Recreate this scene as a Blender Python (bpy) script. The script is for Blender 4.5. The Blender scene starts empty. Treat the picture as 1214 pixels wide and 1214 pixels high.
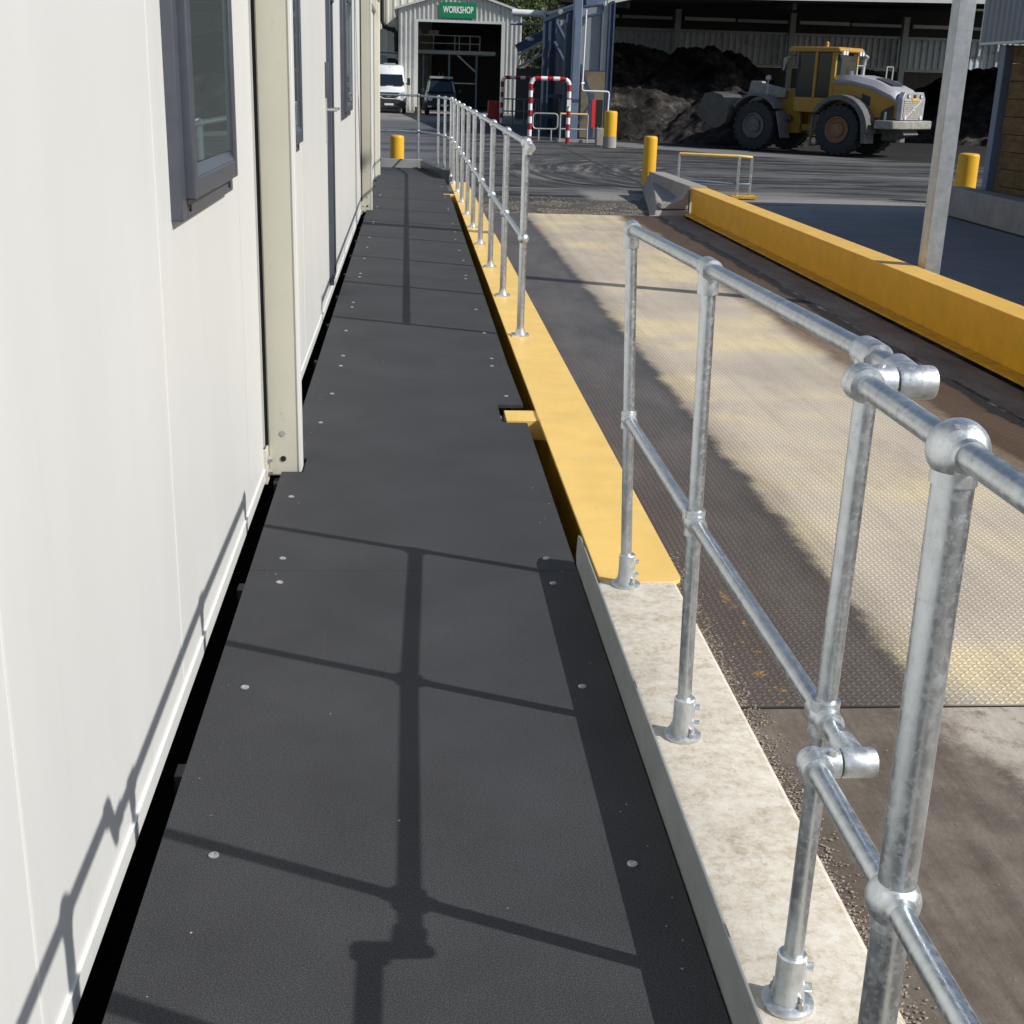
import bpy, bmesh, math, random
import numpy as np
from mathutils import Vector, Matrix, noise

random.seed(7)
rng = np.random.default_rng(7)
sc = bpy.context.scene
col = sc.collection
G = -0.45                      # yard level (walkway deck is z = 0)

# ------------------------------------------------------------------ camera
FPX, PITCH, YAW, ROLL = 1511.4, .32666, .08553, .0314
fw = Vector((math.sin(YAW)*math.cos(PITCH), math.cos(YAW)*math.cos(PITCH), -math.sin(PITCH)))
r0 = Vector((math.cos(YAW), -math.sin(YAW), 0)); u0 = r0.cross(fw)
Rv = math.cos(ROLL)*r0 + math.sin(ROLL)*u0
Uv = Rv.cross(fw)
cd = bpy.data.cameras.new('camera'); cam = bpy.data.objects.new('camera', cd); col.objects.link(cam)
cd.sensor_width = 36; cd.lens = 36*FPX/1214; cd.clip_start = .05; cd.clip_end = 2000
M = Matrix((Rv, Uv, -fw)).transposed().to_4x4(); M.translation = Vector((0, 0, 1.58))
cam.matrix_world = M
sc.camera = cam

# ------------------------------------------------------------------ light
SUN = Vector((1.186, -.57, 1.0)).normalized()      # direction to the sun
elev = math.asin(SUN.z); azim = math.atan2(SUN.x, SUN.y)
w = bpy.data.worlds.new('World'); sc.world = w; w.use_nodes = True
wn = w.node_tree.nodes; bg = wn['Background']
sky = wn.new('ShaderNodeTexSky'); sky.sky_type = 'NISHITA'; sky.sun_disc = False
sky.sun_elevation = elev; sky.sun_rotation = azim
w.node_tree.links.new(sky.outputs[0], bg.inputs[0]); bg.inputs[1].default_value = .085
sd = bpy.data.lights.new('sun', 'SUN'); sd.energy = 4.25; sd.angle = math.radians(.5); sd.color = (1, .965, .91)
so = bpy.data.objects.new('sun', sd); col.objects.link(so)
so.rotation_euler = SUN.to_track_quat('Z', 'Y').to_euler(); so.location = (20, -10, 20)
sc.view_settings.view_transform = 'Standard'; sc.view_settings.look = 'None'
sc.view_settings.exposure = 0.0; sc.view_settings.gamma = 1; sc.view_settings.use_curve_mapping = False

# ------------------------------------------------------------------ material helpers
class NT:
    def __init__(s, name):
        s.m = bpy.data.materials.new(name); s.m.use_nodes = True
        s.t = s.m.node_tree; s.n = s.t.nodes; s.p = s.n['Principled BSDF']
    def link(s, a, b): s.t.links.new(a, b)
    def val(s, sock, v):
        if isinstance(v, (int, float)): sock.default_value = v
        elif isinstance(v, tuple): sock.default_value = v if len(v) == len(sock.default_value) else (*v, 1)
        else: s.link(v, sock)
    def math(s, op, a, b=0, c=None, clamp=False):
        n = s.n.new('ShaderNodeMath'); n.operation = op; n.use_clamp = clamp
        s.val(n.inputs[0], a); s.val(n.inputs[1], b)
        if c is not None: s.val(n.inputs[2], c)
        return n.outputs[0]
    def pos(s):
        return s.n.new('ShaderNodeNewGeometry').outputs['Position']
    def obj(s):
        return s.n.new('ShaderNodeTexCoord').outputs['Object']
    def xyz(s, v):
        n = s.n.new('ShaderNodeSeparateXYZ'); s.link(v, n.inputs[0]); return n.outputs
    def scale(s, v, sc_, rot=(0, 0, 0), loc=(0, 0, 0)):
        n = s.n.new('ShaderNodeMapping'); s.link(v, n.inputs[0])
        n.inputs['Scale'].default_value = sc_ if isinstance(sc_, tuple) else (sc_,)*3
        n.inputs['Rotation'].default_value = rot; n.inputs['Location'].default_value = loc
        return n.outputs[0]
    def noise(s, v, scale=5, detail=4, rough=.6, dist=0):
        n = s.n.new('ShaderNodeTexNoise'); s.link(v, n.inputs['Vector'])
        n.inputs['Scale'].default_value = scale; n.inputs['Detail'].default_value = detail
        n.inputs['Roughness'].default_value = rough; n.inputs['Distortion'].default_value = dist
        return n.outputs[0]
    def voro(s, v, scale=5, feat='F1'):
        n = s.n.new('ShaderNodeTexVoronoi'); s.link(v, n.inputs['Vector']); n.feature = feat
        n.inputs['Scale'].default_value = scale
        return n.outputs['Distance']
    def ramp(s, f, stops):
        n = s.n.new('ShaderNodeValToRGB'); s.link(f, n.inputs[0]); e = n.color_ramp.elements
        while len(e) < len(stops): e.new(.5)
        for el, (p, c) in zip(e, stops):
            el.position = p; el.color = (c, c, c, 1) if isinstance(c, (int, float)) else (*c, 1)
        return n.outputs[0]
    def step(s, f, a, b):        # 0 below a .. 1 above b
        n = s.n.new('ShaderNodeMapRange'); s.val(n.inputs[0], f)
        n.inputs[1].default_value = a; n.inputs[2].default_value = b
        n.interpolation_type = 'SMOOTHSTEP'
        return n.outputs[0]
    def mix(s, f, a, b, mode='MIX'):
        n = s.n.new('ShaderNodeMix'); n.data_type = 'RGBA'; n.blend_type = mode
        s.val(n.inputs[0], f); s.val(n.inputs[6], a); s.val(n.inputs[7], b)
        return n.outputs[2]
    def bump(s, h, strength=.3, dist=.01, prev=None):
        n = s.n.new('ShaderNodeBump'); s.link(h, n.inputs['Height'])
        n.inputs['Strength'].default_value = strength; n.inputs['Distance'].default_value = dist
        if prev is not None: s.link(prev, n.inputs['Normal'])
        return n.outputs[0]
    def out(s, color=None, rough=None, metal=None, normal=None, spec=None):
        if color is not None: s.val(s.p.inputs['Base Color'], color)
        if rough is not None: s.val(s.p.inputs['Roughness'], rough)
        if metal is not None: s.val(s.p.inputs['Metallic'], metal)
        if spec is not None: s.val(s.p.inputs['Specular IOR Level'], spec)
        if normal is not None: s.link(normal, s.p.inputs['Normal'])
        return s.m

def painted(name, c, rough=.5, metal=0, var=.15, scale=3, dirt=None, dirt_amt=.3, bump=0, spec=.5):
    t = NT(name); p = t.pos()
    n = t.noise(p, scale, 6, .65)
    lo = tuple(x*(1-var) for x in c); hi = tuple(min(1, x*(1+var)) for x in c)
    cc = t.ramp(n, [(.3, lo), (.7, hi)])
    if dirt:
        d = t.step(t.noise(p, scale*2.7, 8, .7), .62-dirt_amt*.4, .8)
        cc = t.mix(d, cc, dirt)
    nm = t.bump(t.noise(p, scale*30, 3), bump, .002) if bump else None
    r = t.math('MULTIPLY_ADD', n, .2, rough-.1)
    return t.out(cc, r, metal, nm, spec)

def mat_galv(name='galvanised steel', base=.60, tint=(.94, 1, 1.04), r0_=.17, bmp=.2):
    t = NT(name); p = t.obj() if False else t.pos()
    v = t.voro(t.scale(p, (1, 1, .6)), 55)
    n = t.noise(p, 14, 6, .7); n2 = t.noise(t.scale(p, (1, 1, .12)), 60, 4, .6)
    f = t.math('ADD', t.math('MULTIPLY', v, .18), t.math('MULTIPLY', n, .65)); f = t.math('ADD', f, t.math('MULTIPLY', n2, .3))
    c = t.ramp(f, [(.25, tuple(base*.62*x for x in tint)), (.55, tuple(base*x for x in tint)), (.85, tuple(base*1.3*x for x in tint))])
    spot = t.step(t.noise(p, 38, 5, .65), .64, .74)
    c = t.mix(t.math('MULTIPLY', spot, .55), c, (.13, .13, .12))
    white = t.step(t.noise(p, 30, 6, .75), .54, .68)
    c = t.mix(t.math('MULTIPLY', white, .45), c, (.74, .75, .74))
    sp1 = t.step(t.noise(p, 75, 5, .75), .50, .56); sp2 = t.step(t.noise(t.scale(p, (1, 1, .45)), 120, 4, .75), .56, .62)
    c = t.mix(t.math('MULTIPLY', sp1, .22), c, (.80, .82, .84))
    c = t.mix(t.math('MULTIPLY', sp2, .20), c, (.26, .28, .30))
    sp3 = t.step(t.noise(p, 48, 6, .8), .655, .69)
    c = t.mix(t.math('MULTIPLY', sp3, .35), c, (.15, .15, .145))
    r = t.math('MULTIPLY_ADD', f, .30, r0_)
    r = t.math('ADD', r, t.math('MULTIPLY', sp1, .12))
    return t.out(c, r, .93, t.bump(t.math('ADD', t.math('MULTIPLY', n, .6), n2), bmp, .002))

MAT = {}
MAT['galv'] = mat_galv()
MAT['galv_pole'] = painted('galvanised pole', (.50, .53, .56), .42, .45, .16, 9, (.36, .35, .33), .3)
MAT['galv_dull'] = painted('dull galvanised steel', (.42, .43, .42), .5, .3, .15, 6)
MAT['fitting'] = mat_galv('cast galvanised fitting', .68, (.95, 1, 1.03), .27, .35)

def mat_wall():
    t = NT('cream white wall panel'); p = t.pos()
    n = t.noise(t.scale(p, (1, 1, .25)), 2.2, 5, .6); n2 = t.noise(p, 160, 2, .5)
    c = t.ramp(n, [(.3, (.68, .685, .665)), (.7, (.735, .74, .72))])
    zz = t.xyz(p)[2]
    dirt = t.math('MULTIPLY', t.step(t.noise(t.scale(p, (1, 3, .5)), 5, 6, .7), .52, .8), t.math('SUBTRACT', 1, t.step(zz, -.1, .6)))
    c = t.mix(t.math('MULTIPLY', dirt, .4), c, (.42, .40, .35))
    run = t.step(t.noise(t.scale(p, (1, 14, .35)), 2.2, 7, .7), .56, .8)
    c = t.mix(t.math('MULTIPLY', run, .16), c, (.50, .49, .45))
    return t.out(c, .42, 0, t.bump(n2, .06, .0015), .4)
MAT['wall'] = mat_wall()
MAT['post_cream'] = painted('beige painted post', (.60, .58, .48), .45, 0, .04, 3, (.35, .33, .27), .05)
MAT['wall_joint'] = painted('panel joint strip', (.78, .78, .75), .4, 0, .03)
MAT['window_frame'] = painted('slate grey window frame', (.085, .092, .115), .35, .1, .15, 8)
MAT['door_grey'] = painted('slate grey door', (.075, .085, .11), .4, .1, .12, 8)
MAT['black'] = painted('black rubber', (.012, .012, .012), .6, 0, .2, 8)
MAT['void'] = painted('painted shade under the cabins', (.03, .028, .025), .95, 0, .3, 8)  # near-black colour standing in for deep shade below the cabin floor
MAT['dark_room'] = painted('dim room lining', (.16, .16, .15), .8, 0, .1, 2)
MAT['chrome'] = painted('satin metal handle', (.7, .7, .7), .25, .9, .05, 5)
MAT['steel_bolt'] = painted('bright zinc bolt', (.50, .50, .50), .42, .6, .25, 60)

def mat_glass(name='window glass', tint=(.33, .45, .47)):
    t = NT(name); n = t.n; n.remove(t.p)
    tr = n.new('ShaderNodeBsdfTransparent'); tr.inputs[0].default_value = (*tint, 1)
    gl = n.new('ShaderNodeBsdfGlossy'); gl.inputs['Roughness'].default_value = .015; gl.inputs[0].default_value = (.74, .84, .87, 1)
    fr = n.new('ShaderNodeFresnel'); fr.inputs[0].default_value = 1.7
    mx = n.new('ShaderNodeMixShader'); t.link(fr.outputs[0], mx.inputs[0]); t.link(tr.outputs[0], mx.inputs[1]); t.link(gl.outputs[0], mx.inputs[2])
    df = n.new('ShaderNodeBsdfDiffuse'); df.inputs[0].default_value = (.30, .36, .36, 1)
    m2 = n.new('ShaderNodeMixShader'); m2.inputs[0].default_value = .16; t.link(mx.outputs[0], m2.inputs[1]); t.link(df.outputs[0], m2.inputs[2])
    t.link(m2.outputs[0], n['Material Output'].inputs[0]); return t.m
MAT['glass'] = mat_glass()
def mat_carglass():
    t = NT('vehicle glass'); return t.out((.012, .022, .028), .06, 0, None, .5)
MAT['car_glass'] = mat_carglass()

def mat_deck():
    t = NT('dark grit walkway sheet'); p = t.pos()
    n = t.noise(p, 330, 4, .75); n2 = t.noise(p, 2.2, 5, .6); n3 = t.noise(p, 900, 2, .5)
    c = t.ramp(n, [(.34, (.019, .020, .022)), (.52, (.042, .043, .047)), (.68, (.125, .128, .138))])
    c = t.mix(1.0, c, t.ramp(n2, [(.3, .84), (.7, 1.14)]), 'MULTIPLY')
    dust = t.step(t.noise(t.scale(p, (1, .5, 1)), 4.5, 7, .7), .55, .85)
    c = t.mix(t.math('MULTIPLY', dust, .20), c, (.12, .112, .10))
    scuff = t.step(t.noise(t.scale(p, (2.5, .35, 1)), 7, 9, .8), .60, .72)
    c = t.mix(t.math('MULTIPLY', scuff, .16), c, (.16, .155, .145))
    gritm = t.math('MULTIPLY', t.math('LESS_THAN', t.voro(p, 38), .05), t.step(n2, .45, .6))
    c = t.mix(t.math('MULTIPLY', gritm, .2), c, (.30, .28, .25))
    h = t.math('ADD', n, t.math('MULTIPLY', n3, .5))
    return t.out(c, .72, 0, t.bump(h, .22, .0015), .3)
MAT['deck'] = mat_deck()
MAT['deck_edge'] = painted('deck edge and frame', (.05, .05, .052), .6, .2, .2, 8)
MAT['kick'] = painted('grey painted kick plate', (.31, .33, .33), .5, .15, .12, 5, (.20, .18, .15), .25)
MAT['kick2'] = painted('grey painted end plate', (.36, .37, .37), .5, .1, .12, 5)

def mat_yellow(name, base, dirtc=(.30, .24, .15), amt=.3, low=None):
    t = NT(name); p = t.pos()
    n = t.noise(p, 3.5, 8, .7)
    c = t.ramp(n, [(.3, tuple(x*.9 for x in base)), (.7, tuple(min(1, x*1.1) for x in base))])
    d = t.step(t.noise(t.scale(p, (1, .45, 1)), 6, 9, .75), .70-amt*.4, .9)
    c = t.mix(d, c, dirtc)
    chip = t.step(t.noise(p, 16, 8, .8), .70, .74)
    c = t.mix(t.math('MULTIPLY', chip, .6), c, (.20, .12, .06))
    rub = t.step(t.noise(t.scale(p, (2, .25, 2)), 8, 8, .8), .60, .74)
    c = t.mix(t.math('MULTIPLY', rub, .25), c, (.42, .33, .20))
    sp = t.step(t.noise(p, 70, 4, .6), .66, .73)
    c = t.mix(t.math('MULTIPLY', sp, .35), c, (.24, .2, .13))
    if low is not None:
        zz = t.xyz(p)[2]
        k = t.math('ADD', zz, t.math('MULTIPLY', t.noise(t.scale(p, (1, .6, 1)), 9, 6, .7), .22))
        m = t.math('SUBTRACT', 1, t.step(k, low, low+.16))
        c = t.mix(t.math('MULTIPLY', m, .85), c, (.17, .12, .07))
    return t.out(c, .45, 0, t.bump(t.noise(p, 40, 4), .08, .004), .4)
MAT['yellow_top'] = mat_yellow('faded yellow plate', (.86, .58, .17), (.70, .54, .30), .45)
MAT['yellow_flange'] = mat_yellow('worn yellow beam flange', (.86, .52, .10), (.62, .42, .18), .4)
MAT['yellow_beam'] = mat_yellow('yellow beam paint', (.84, .465, .018), (.52, .33, .07), .25, -.42)
MAT['yellow'] = mat_yellow('yellow bollard paint', (.78, .43, .02), (.55, .33, .08), .12, G+.05)
MAT['loader_yellow'] = mat_yellow('dusty loader yellow', (.46, .25, .035), (.20, .15, .09), .5)

def mat_plinth():
    t = NT('scuffed cream concrete'); p = t.pos()
    n = t.math('ADD', t.math('MULTIPLY', t.noise(t.scale(p, (1, 1.15, 1)), 9, 9, .75), .6), t.math('MULTIPLY', t.noise(p, 34, 6, .8), .4)); n2 = t.noise(p, 2.0, 4, .6); n3 = t.noise(p, 90, 4, .7)
    c = t.ramp(n, [(.36, (.42, .35, .26)), (.47, (.66, .59, .48)), (.60, (.82, .78, .69))])
    c = t.mix(t.math('MULTIPLY', t.step(t.noise(p, 17, 8, .82), .50, .535), .38), c, (.80, .77, .69))
    c = t.mix(t.math('MULTIPLY', t.step(t.noise(t.scale(p, (1.6, .7, 1)), 12, 9, .85), .585, .62), .45), c, (.40, .33, .25))
    c = t.mix(t.math('MULTIPLY', t.math('LESS_THAN', t.voro(p, 70), .10), .5), c, (.20, .17, .14))
    c = t.mix(1.0, c, t.ramp(n2, [(.3, .90), (.7, 1.06)]), 'MULTIPLY')
    rust = t.step(t.noise(p, 3.1, 7, .75), .60, .78)
    c = t.mix(t.math('MULTIPLY', rust, .35), c, (.42, .27, .13))
    c = t.mix(t.math('MULTIPLY', t.step(n3, .62, .75), .3), c, (.25, .21, .17))
    return t.out(c, .85, 0, t.bump(t.math('ADD', n, t.math('MULTIPLY', n3, .4)), .3, .006), .3)
MAT['plinth'] = mat_plinth()
def concrete(name, c, dirtc=(.1, .09, .08), amt=.3, scale=4):
    t = NT(name); p = t.pos()
    n = t.noise(p, scale, 9, .7); n3 = t.noise(p, 60, 4, .7)
    cc = t.ramp(n, [(.3, tuple(x*.8 for x in c)), (.7, tuple(x*1.15 for x in c))])
    cc = t.mix(t.step(t.noise(p, scale*.6, 8, .75), .7-amt*.4, .85), cc, dirtc)
    return t.out(cc, .88, 0, t.bump(n3, .25, .004), .25)
MAT['concrete'] = concrete('weathered concrete', (.36, .34, .32))
MAT['concrete_dark'] = concrete('stained concrete wall', (.12, .11, .10))

def lane_mix(t, p, cx, lug=None):
    """dirt bands along the weighbridge lane (dust, mud and tyre film)"""
    x, y, z = cx
    edge = t.math('ADD', t.noise(t.scale(p, (1, .8, 1)), 2.2, 5, .6), t.math('MULTIPLY', t.noise(p, 30, 5, .8), .35))
    xe = t.math('ADD', x, t.math('MULTIPLY', t.math('SUBTRACT', edge, .67), .26))
    left = t.math('SUBTRACT', 1, t.step(xe, 1.80, 1.90))
    right = t.step(xe, 3.22, 3.46)
    return left, right

def mat_tread():
    t = NT('dusty tread plate'); p = t.pos(); cx = t.xyz(p)
    k = 1/.027
    u = t.math('MULTIPLY', cx[0], k); v = t.math('MULTIPLY', cx[1], k)
    fu = t.math('SUBTRACT', t.math('FRACT', u), .5); fv = t.math('SUBTRACT', t.math('FRACT', v), .5)
    par = t.math('FLOORED_MODULO', t.math('ADD', t.math('FLOOR', u), t.math('FLOOR', v)), 2)
    sg = t.math('MULTIPLY_ADD', par, 2, -1)
    a = t.math('ADD', fu, t.math('MULTIPLY', fv, sg)); b = t.math('SUBTRACT', fu, t.math('MULTIPLY', fv, sg))
    e = t.math('ADD', t.math('MULTIPLY', t.math('MULTIPLY', a, a), 1.6), t.math('MULTIPLY', t.math('MULTIPLY', b, b), 9))
    lug = t.math('SUBTRACT', 1, t.step(e, .35, 1.1))
    big = t.noise(t.scale(p, (.7, .9, 1)), 1.1, 2.2, .4)
    mid = t.noise(t.scale(p, (1, .35, 1)), 3, 8, .7)
    fine = t.noise(p, 45, 5, .7)
    dust = t.ramp(big, [(.30, (.60, .54, .45)), (.48, (.70, .63, .51)), (.60, (.84, .73, .49)), (.74, (.93, .80, .50))])
    dust = t.mix(t.math('MULTIPLY', t.step(mid, .45, .7), .45), dust, (.40, .345, .285))
    trk = t.step(t.noise(t.scale(p, (3.2, .05, 1)), 2.6, 6, .7), .48, .66)
    dust = t.mix(t.math('MULTIPLY', trk, .22), dust, (.40, .35, .29))
    left, right = lane_mix(t, p, cx)
    mudL = t.ramp(mid, [(.3, (.092, .077, .066)), (.7, (.165, .142, .124))])
    yfar = t.step(cx[1], 5, 11)
    mudL = t.mix(yfar, mudL, t.ramp(mid, [(.3, (.085, .085, .09)), (.7, (.17, .165, .165))]))
    mudR = t.ramp(mid, [(.35, (.13, .085, .05)), (.6, (.30, .23, .165))])
    c = t.mix(left, dust, mudL); c = t.mix(right, c, mudR)
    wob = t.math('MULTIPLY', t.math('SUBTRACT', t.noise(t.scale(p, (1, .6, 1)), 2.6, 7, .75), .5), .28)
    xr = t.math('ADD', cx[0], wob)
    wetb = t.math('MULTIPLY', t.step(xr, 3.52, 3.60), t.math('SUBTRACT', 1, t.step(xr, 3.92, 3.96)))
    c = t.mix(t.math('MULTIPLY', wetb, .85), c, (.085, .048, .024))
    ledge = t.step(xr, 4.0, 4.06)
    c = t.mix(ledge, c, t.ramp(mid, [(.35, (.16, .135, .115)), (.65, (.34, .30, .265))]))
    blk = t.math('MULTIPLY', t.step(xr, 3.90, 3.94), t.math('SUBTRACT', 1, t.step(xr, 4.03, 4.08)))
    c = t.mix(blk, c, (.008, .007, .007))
    edgeband = t.math('MULTIPLY', t.step(cx[0], 1.70, 1.83), t.math('SUBTRACT', 1, t.step(cx[0], 1.84, 2.1)))
    c = t.mix(t.math('MULTIPLY', edgeband, .35), c, (.05, .042, .035))
    near = t.math('SUBTRACT', 1, t.step(cx[1], 9, 20))
    lugc = t.math('MULTIPLY', lug, t.math('MULTIPLY_ADD', near, .62, .14))
    c = t.mix(lugc, t.mix(1.0, c, (.76, .73, .71), 'MULTIPLY'), t.mix(1.0, c, (1.22, 1.22, 1.20), 'MULTIPLY'))
    rust = t.math('MULTIPLY', t.step(t.noise(p, 16, 6, .8), .57, .62), t.math('SUBTRACT', 1, t.step(t.math('ABSOLUTE', t.math('SUBTRACT', cx[0], 1.31)), .015, .06)))
    rust = t.math('MULTIPLY', rust, t.math('SUBTRACT', 1, t.step(cx[1], 4.6, 5.2)))
    c = t.mix(rust, c, (.6, .33, .05))
    c = t.mix(t.math('MULTIPLY', t.step(fine, .60, .72), .35), c, (.09, .075, .06))
    h = t.math('ADD', t.math('MULTIPLY', lug, .7), t.math('MULTIPLY', fine, .45))
    r = t.math('MULTIPLY_ADD', left, -.12, .66)
    return t.out(c, r, 0, t.bump(h, .8, .004), .5)
MAT['tread'] = mat_tread()

def mat_ramp():
    t = NT('dirty concrete approach'); p = t.pos(); cx = t.xyz(p)
    mid = t.math('ADD', t.math('MULTIPLY', t.noise(p, 5, 9, .75), .55), t.math('MULTIPLY', t.noise(t.scale(p, (3, .18, 1)), 5, 8, .75), .45)); fine = t.noise(p, 55, 7, .8)
    left, right = lane_mix(t, p, cx)
    xl = t.math('ADD', cx[0], t.math('MULTIPLY', t.math('SUBTRACT', t.noise(p, 3.5, 8, .75), .5), .9))
    left = t.math('SUBTRACT', 1, t.step(t.math('ADD', xl, t.math('MULTIPLY', cx[1], .12)), 2.15, 2.45))
    conc = t.ramp(mid, [(.35, (.38, .34, .29)), (.65, (.64, .58, .50))])
    conc = t.mix(t.math('MULTIPLY', t.step(t.noise(p, 9, 8, .75), .5, .7), .8), conc, (.13, .105, .08))
    mud = t.ramp(mid, [(.38, (.10, .083, .067)), (.5, (.155, .130, .108)), (.62, (.225, .195, .165))])
    c = t.mix(left, conc, mud); c = t.mix(right, c, (.12, .09, .07))
    c = t.mix(t.math('MULTIPLY', t.step(fine, .58, .7), .4), c, (.06, .05, .04))
    return t.out(c, .85, 0, t.bump(t.math('ADD', mid, fine), .5, .01), .3)
MAT['ramp'] = mat_ramp()

def mat_ground():
    t = NT('yard surface'); p = t.pos(); cx = t.xyz(p)
    x, y, z = cx
    # base asphalt/concrete
    base = t.ramp(t.noise(t.scale(p, (.3, 1, 1)), 1.1, 8, .7), [(.35, (.065, .065, .068)), (.65, (.14, .137, .132))])
    # muddy smears stretched across the yard
    warp = t.noise(p, .22, 3, .5)
    streak = t.noise(t.scale(p, (.28, 1.5, 1)), 1.0, 9, .68, .6)
    m = t.step(streak, .44, .55)
    c = t.mix(m, (.022, .021, .022), base)
    # pale dried film in streaks
    s2 = t.noise(t.scale(p, (.18, 1.3, 1), (0, 0, .06)), 1.3, 8, .72, .4)
    c = t.mix(t.math('MULTIPLY', t.step(s2, .54, .66), .75), c, (.26, .245, .23))
    # turning tyre arcs
    dx = t.math('SUBTRACT', x, 7.3); dy = t.math('MULTIPLY', t.math('SUBTRACT', y, 31.5), .62)
    rr = t.math('SQRT', t.math('ADD', t.math('MULTIPLY', dx, dx), t.math('MULTIPLY', dy, dy)))
    rr = t.math('ADD', rr, t.math('MULTIPLY', warp, .9))
    ring = t.noise_ring = None
    cmb = t.n.new('ShaderNodeCombineXYZ'); t.link(rr, cmb.inputs[0]); t.link(t.math('MULTIPLY', t.math('ARCTAN2', dy, dx), .35), cmb.inputs[1])
    rn = t.noise(cmb.outputs[0], 4.2, 7, .72)
    arcm = t.math('MULTIPLY', t.step(rr, .8, 1.6), t.math('SUBTRACT', 1, t.step(rr, 5.2, 6.6)))
    ringc = t.ramp(rn, [(.40, (.020, .019, .020)), (.52, (.06, .058, .058)), (.60, (.20, .19, .18)), (.72, (.33, .31, .29))])
    arcm = t.math('MULTIPLY', arcm, t.math('SUBTRACT', 1, t.step(x, 6.2, 8.5)))
    c = t.mix(t.math('MULTIPLY', arcm, .75), c, ringc)
    # near-left bay: smoother bluish asphalt
    lf = t.math('MULTIPLY', t.math('SUBTRACT', 1, t.step(t.math('ADD', x, t.math('MULTIPLY', warp, 1.5)), 1.0, 2.6)), t.math('SUBTRACT', 1, t.step(y, 62, 70)))
    c = t.mix(t.math('MULTIPLY', lf, .85), c, t.ramp(t.noise(t.scale(p, (.2, 1, 1)), .6, 8, .65), [(.36, (.06, .062, .068)), (.5, (.135, .14, .15)), (.7, (.17, .172, .18))]))
    # pale concrete apron between the rail frame and loader, and in front of the workshop
    ap = t.math('MULTIPLY', t.step(t.math('ADD', y, t.math('MULTIPLY', t.noise(t.scale(p, (.3, 1, 1)), 1.5, 7, .7), 2.5)), 23.2, 24.2), t.math('SUBTRACT', 1, t.step(t.math('ADD', y, t.math('MULTIPLY', t.noise(t.scale(p, (.12, 1, 1)), 2.1, 8, .75), 6)), 27, 30.5)))
    ap = t.math('MULTIPLY', ap, t.step(x, 3.2, 3.5)); 
    apc = t.mix(t.step(streak, .36, .46), (.07, .068, .066), (.33, .315, .295))
    c = t.mix(t.math('MULTIPLY', ap, .85), c, apc)
    ws = t.math('MULTIPLY', t.step(y, 63, 69), t.math('SUBTRACT', 1, t.step(x, 9, 12)))
    c = t.mix(t.math('MULTIPLY', ws, .85), c, t.ramp(t.noise(p, .8, 6), [(.35, (.24, .225, .2)), (.7, (.36, .34, .30))]))
    # strip of pale hardstanding in front of the shed, then black stockpile fines
    line = t.math('ADD', t.math('ADD', y, t.math('MULTIPLY', x, 1.02)), t.math('MULTIPLY', t.noise(p, .8, 6, .7), 1.2))
    hs = t.math('MULTIPLY', t.step(line, 52.2, 53.2), t.step(x, 6.5, 7.5)); hs = t.math('MULTIPLY', hs, t.math('SUBTRACT', 1, t.step(x, 9, 15)))
    c = t.mix(t.math('MULTIPLY', hs, .8), c, (.24, .235, .23))
    coal = t.math('MULTIPLY', t.step(line, 56.2, 57.0), t.step(x, 7.2, 7.8))
    c = t.mix(coal, c, t.ramp(t.noise(p, 3, 7, .7), [(.3, (.012, .011, .011)), (.7, (.035, .032, .030))]))
    # road beyond the yellow beam
    rd = t.math('MULTIPLY', t.step(x, 4.8, 4.9), t.math('SUBTRACT', 1, t.step(y, 22.5, 23.8)))
    c = t.mix(rd, c, t.ramp(t.noise(p, 1.2, 8, .65), [(.3, (.20, .205, .215)), (.7, (.27, .275, .285))]))
    # slab joints
    jl = t.math('LESS_THAN', t.math('ABSOLUTE', t.math('SUBTRACT', t.math('ADD', x, t.math('MULTIPLY', y, .0)), 4.98)), .05)
    jl = t.math('MULTIPLY', jl, t.math('MULTIPLY', t.step(y, 24, 24.2), t.math('SUBTRACT', 1, t.step(y, 43, 44))))
    c = t.mix(t.math('MULTIPLY', jl, .85), c, (.03, .03, .03))
    # loose grit strip at the bridge end
    gr = t.math('MULTIPLY', t.step(y, 20.9, 21), t.math('SUBTRACT', 1, t.step(y, 23.0, 24.6)))
    gr = t.math('MULTIPLY', gr, t.math('SUBTRACT', 1, t.step(x, 4.3, 4.6)))
    c = t.mix(t.math('MULTIPLY', gr, .9), c, t.ramp(t.noise(p, 9, 5, .8), [(.35, (.05, .045, .04)), (.7, (.16, .145, .125))]))
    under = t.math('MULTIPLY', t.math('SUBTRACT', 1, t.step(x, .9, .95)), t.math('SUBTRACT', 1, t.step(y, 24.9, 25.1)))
    c = t.mix(under, c, (.03, .028, .026))  # near-black tone paints the shade below walkway and cabins
    rough = t.math('MULTIPLY_ADD', m, .12, .72)
    return t.out(c, rough, 0, t.bump(t.noise(p, 6, 8, .75), .6, .03), .35)
MAT['ground'] = mat_ground()

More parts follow.
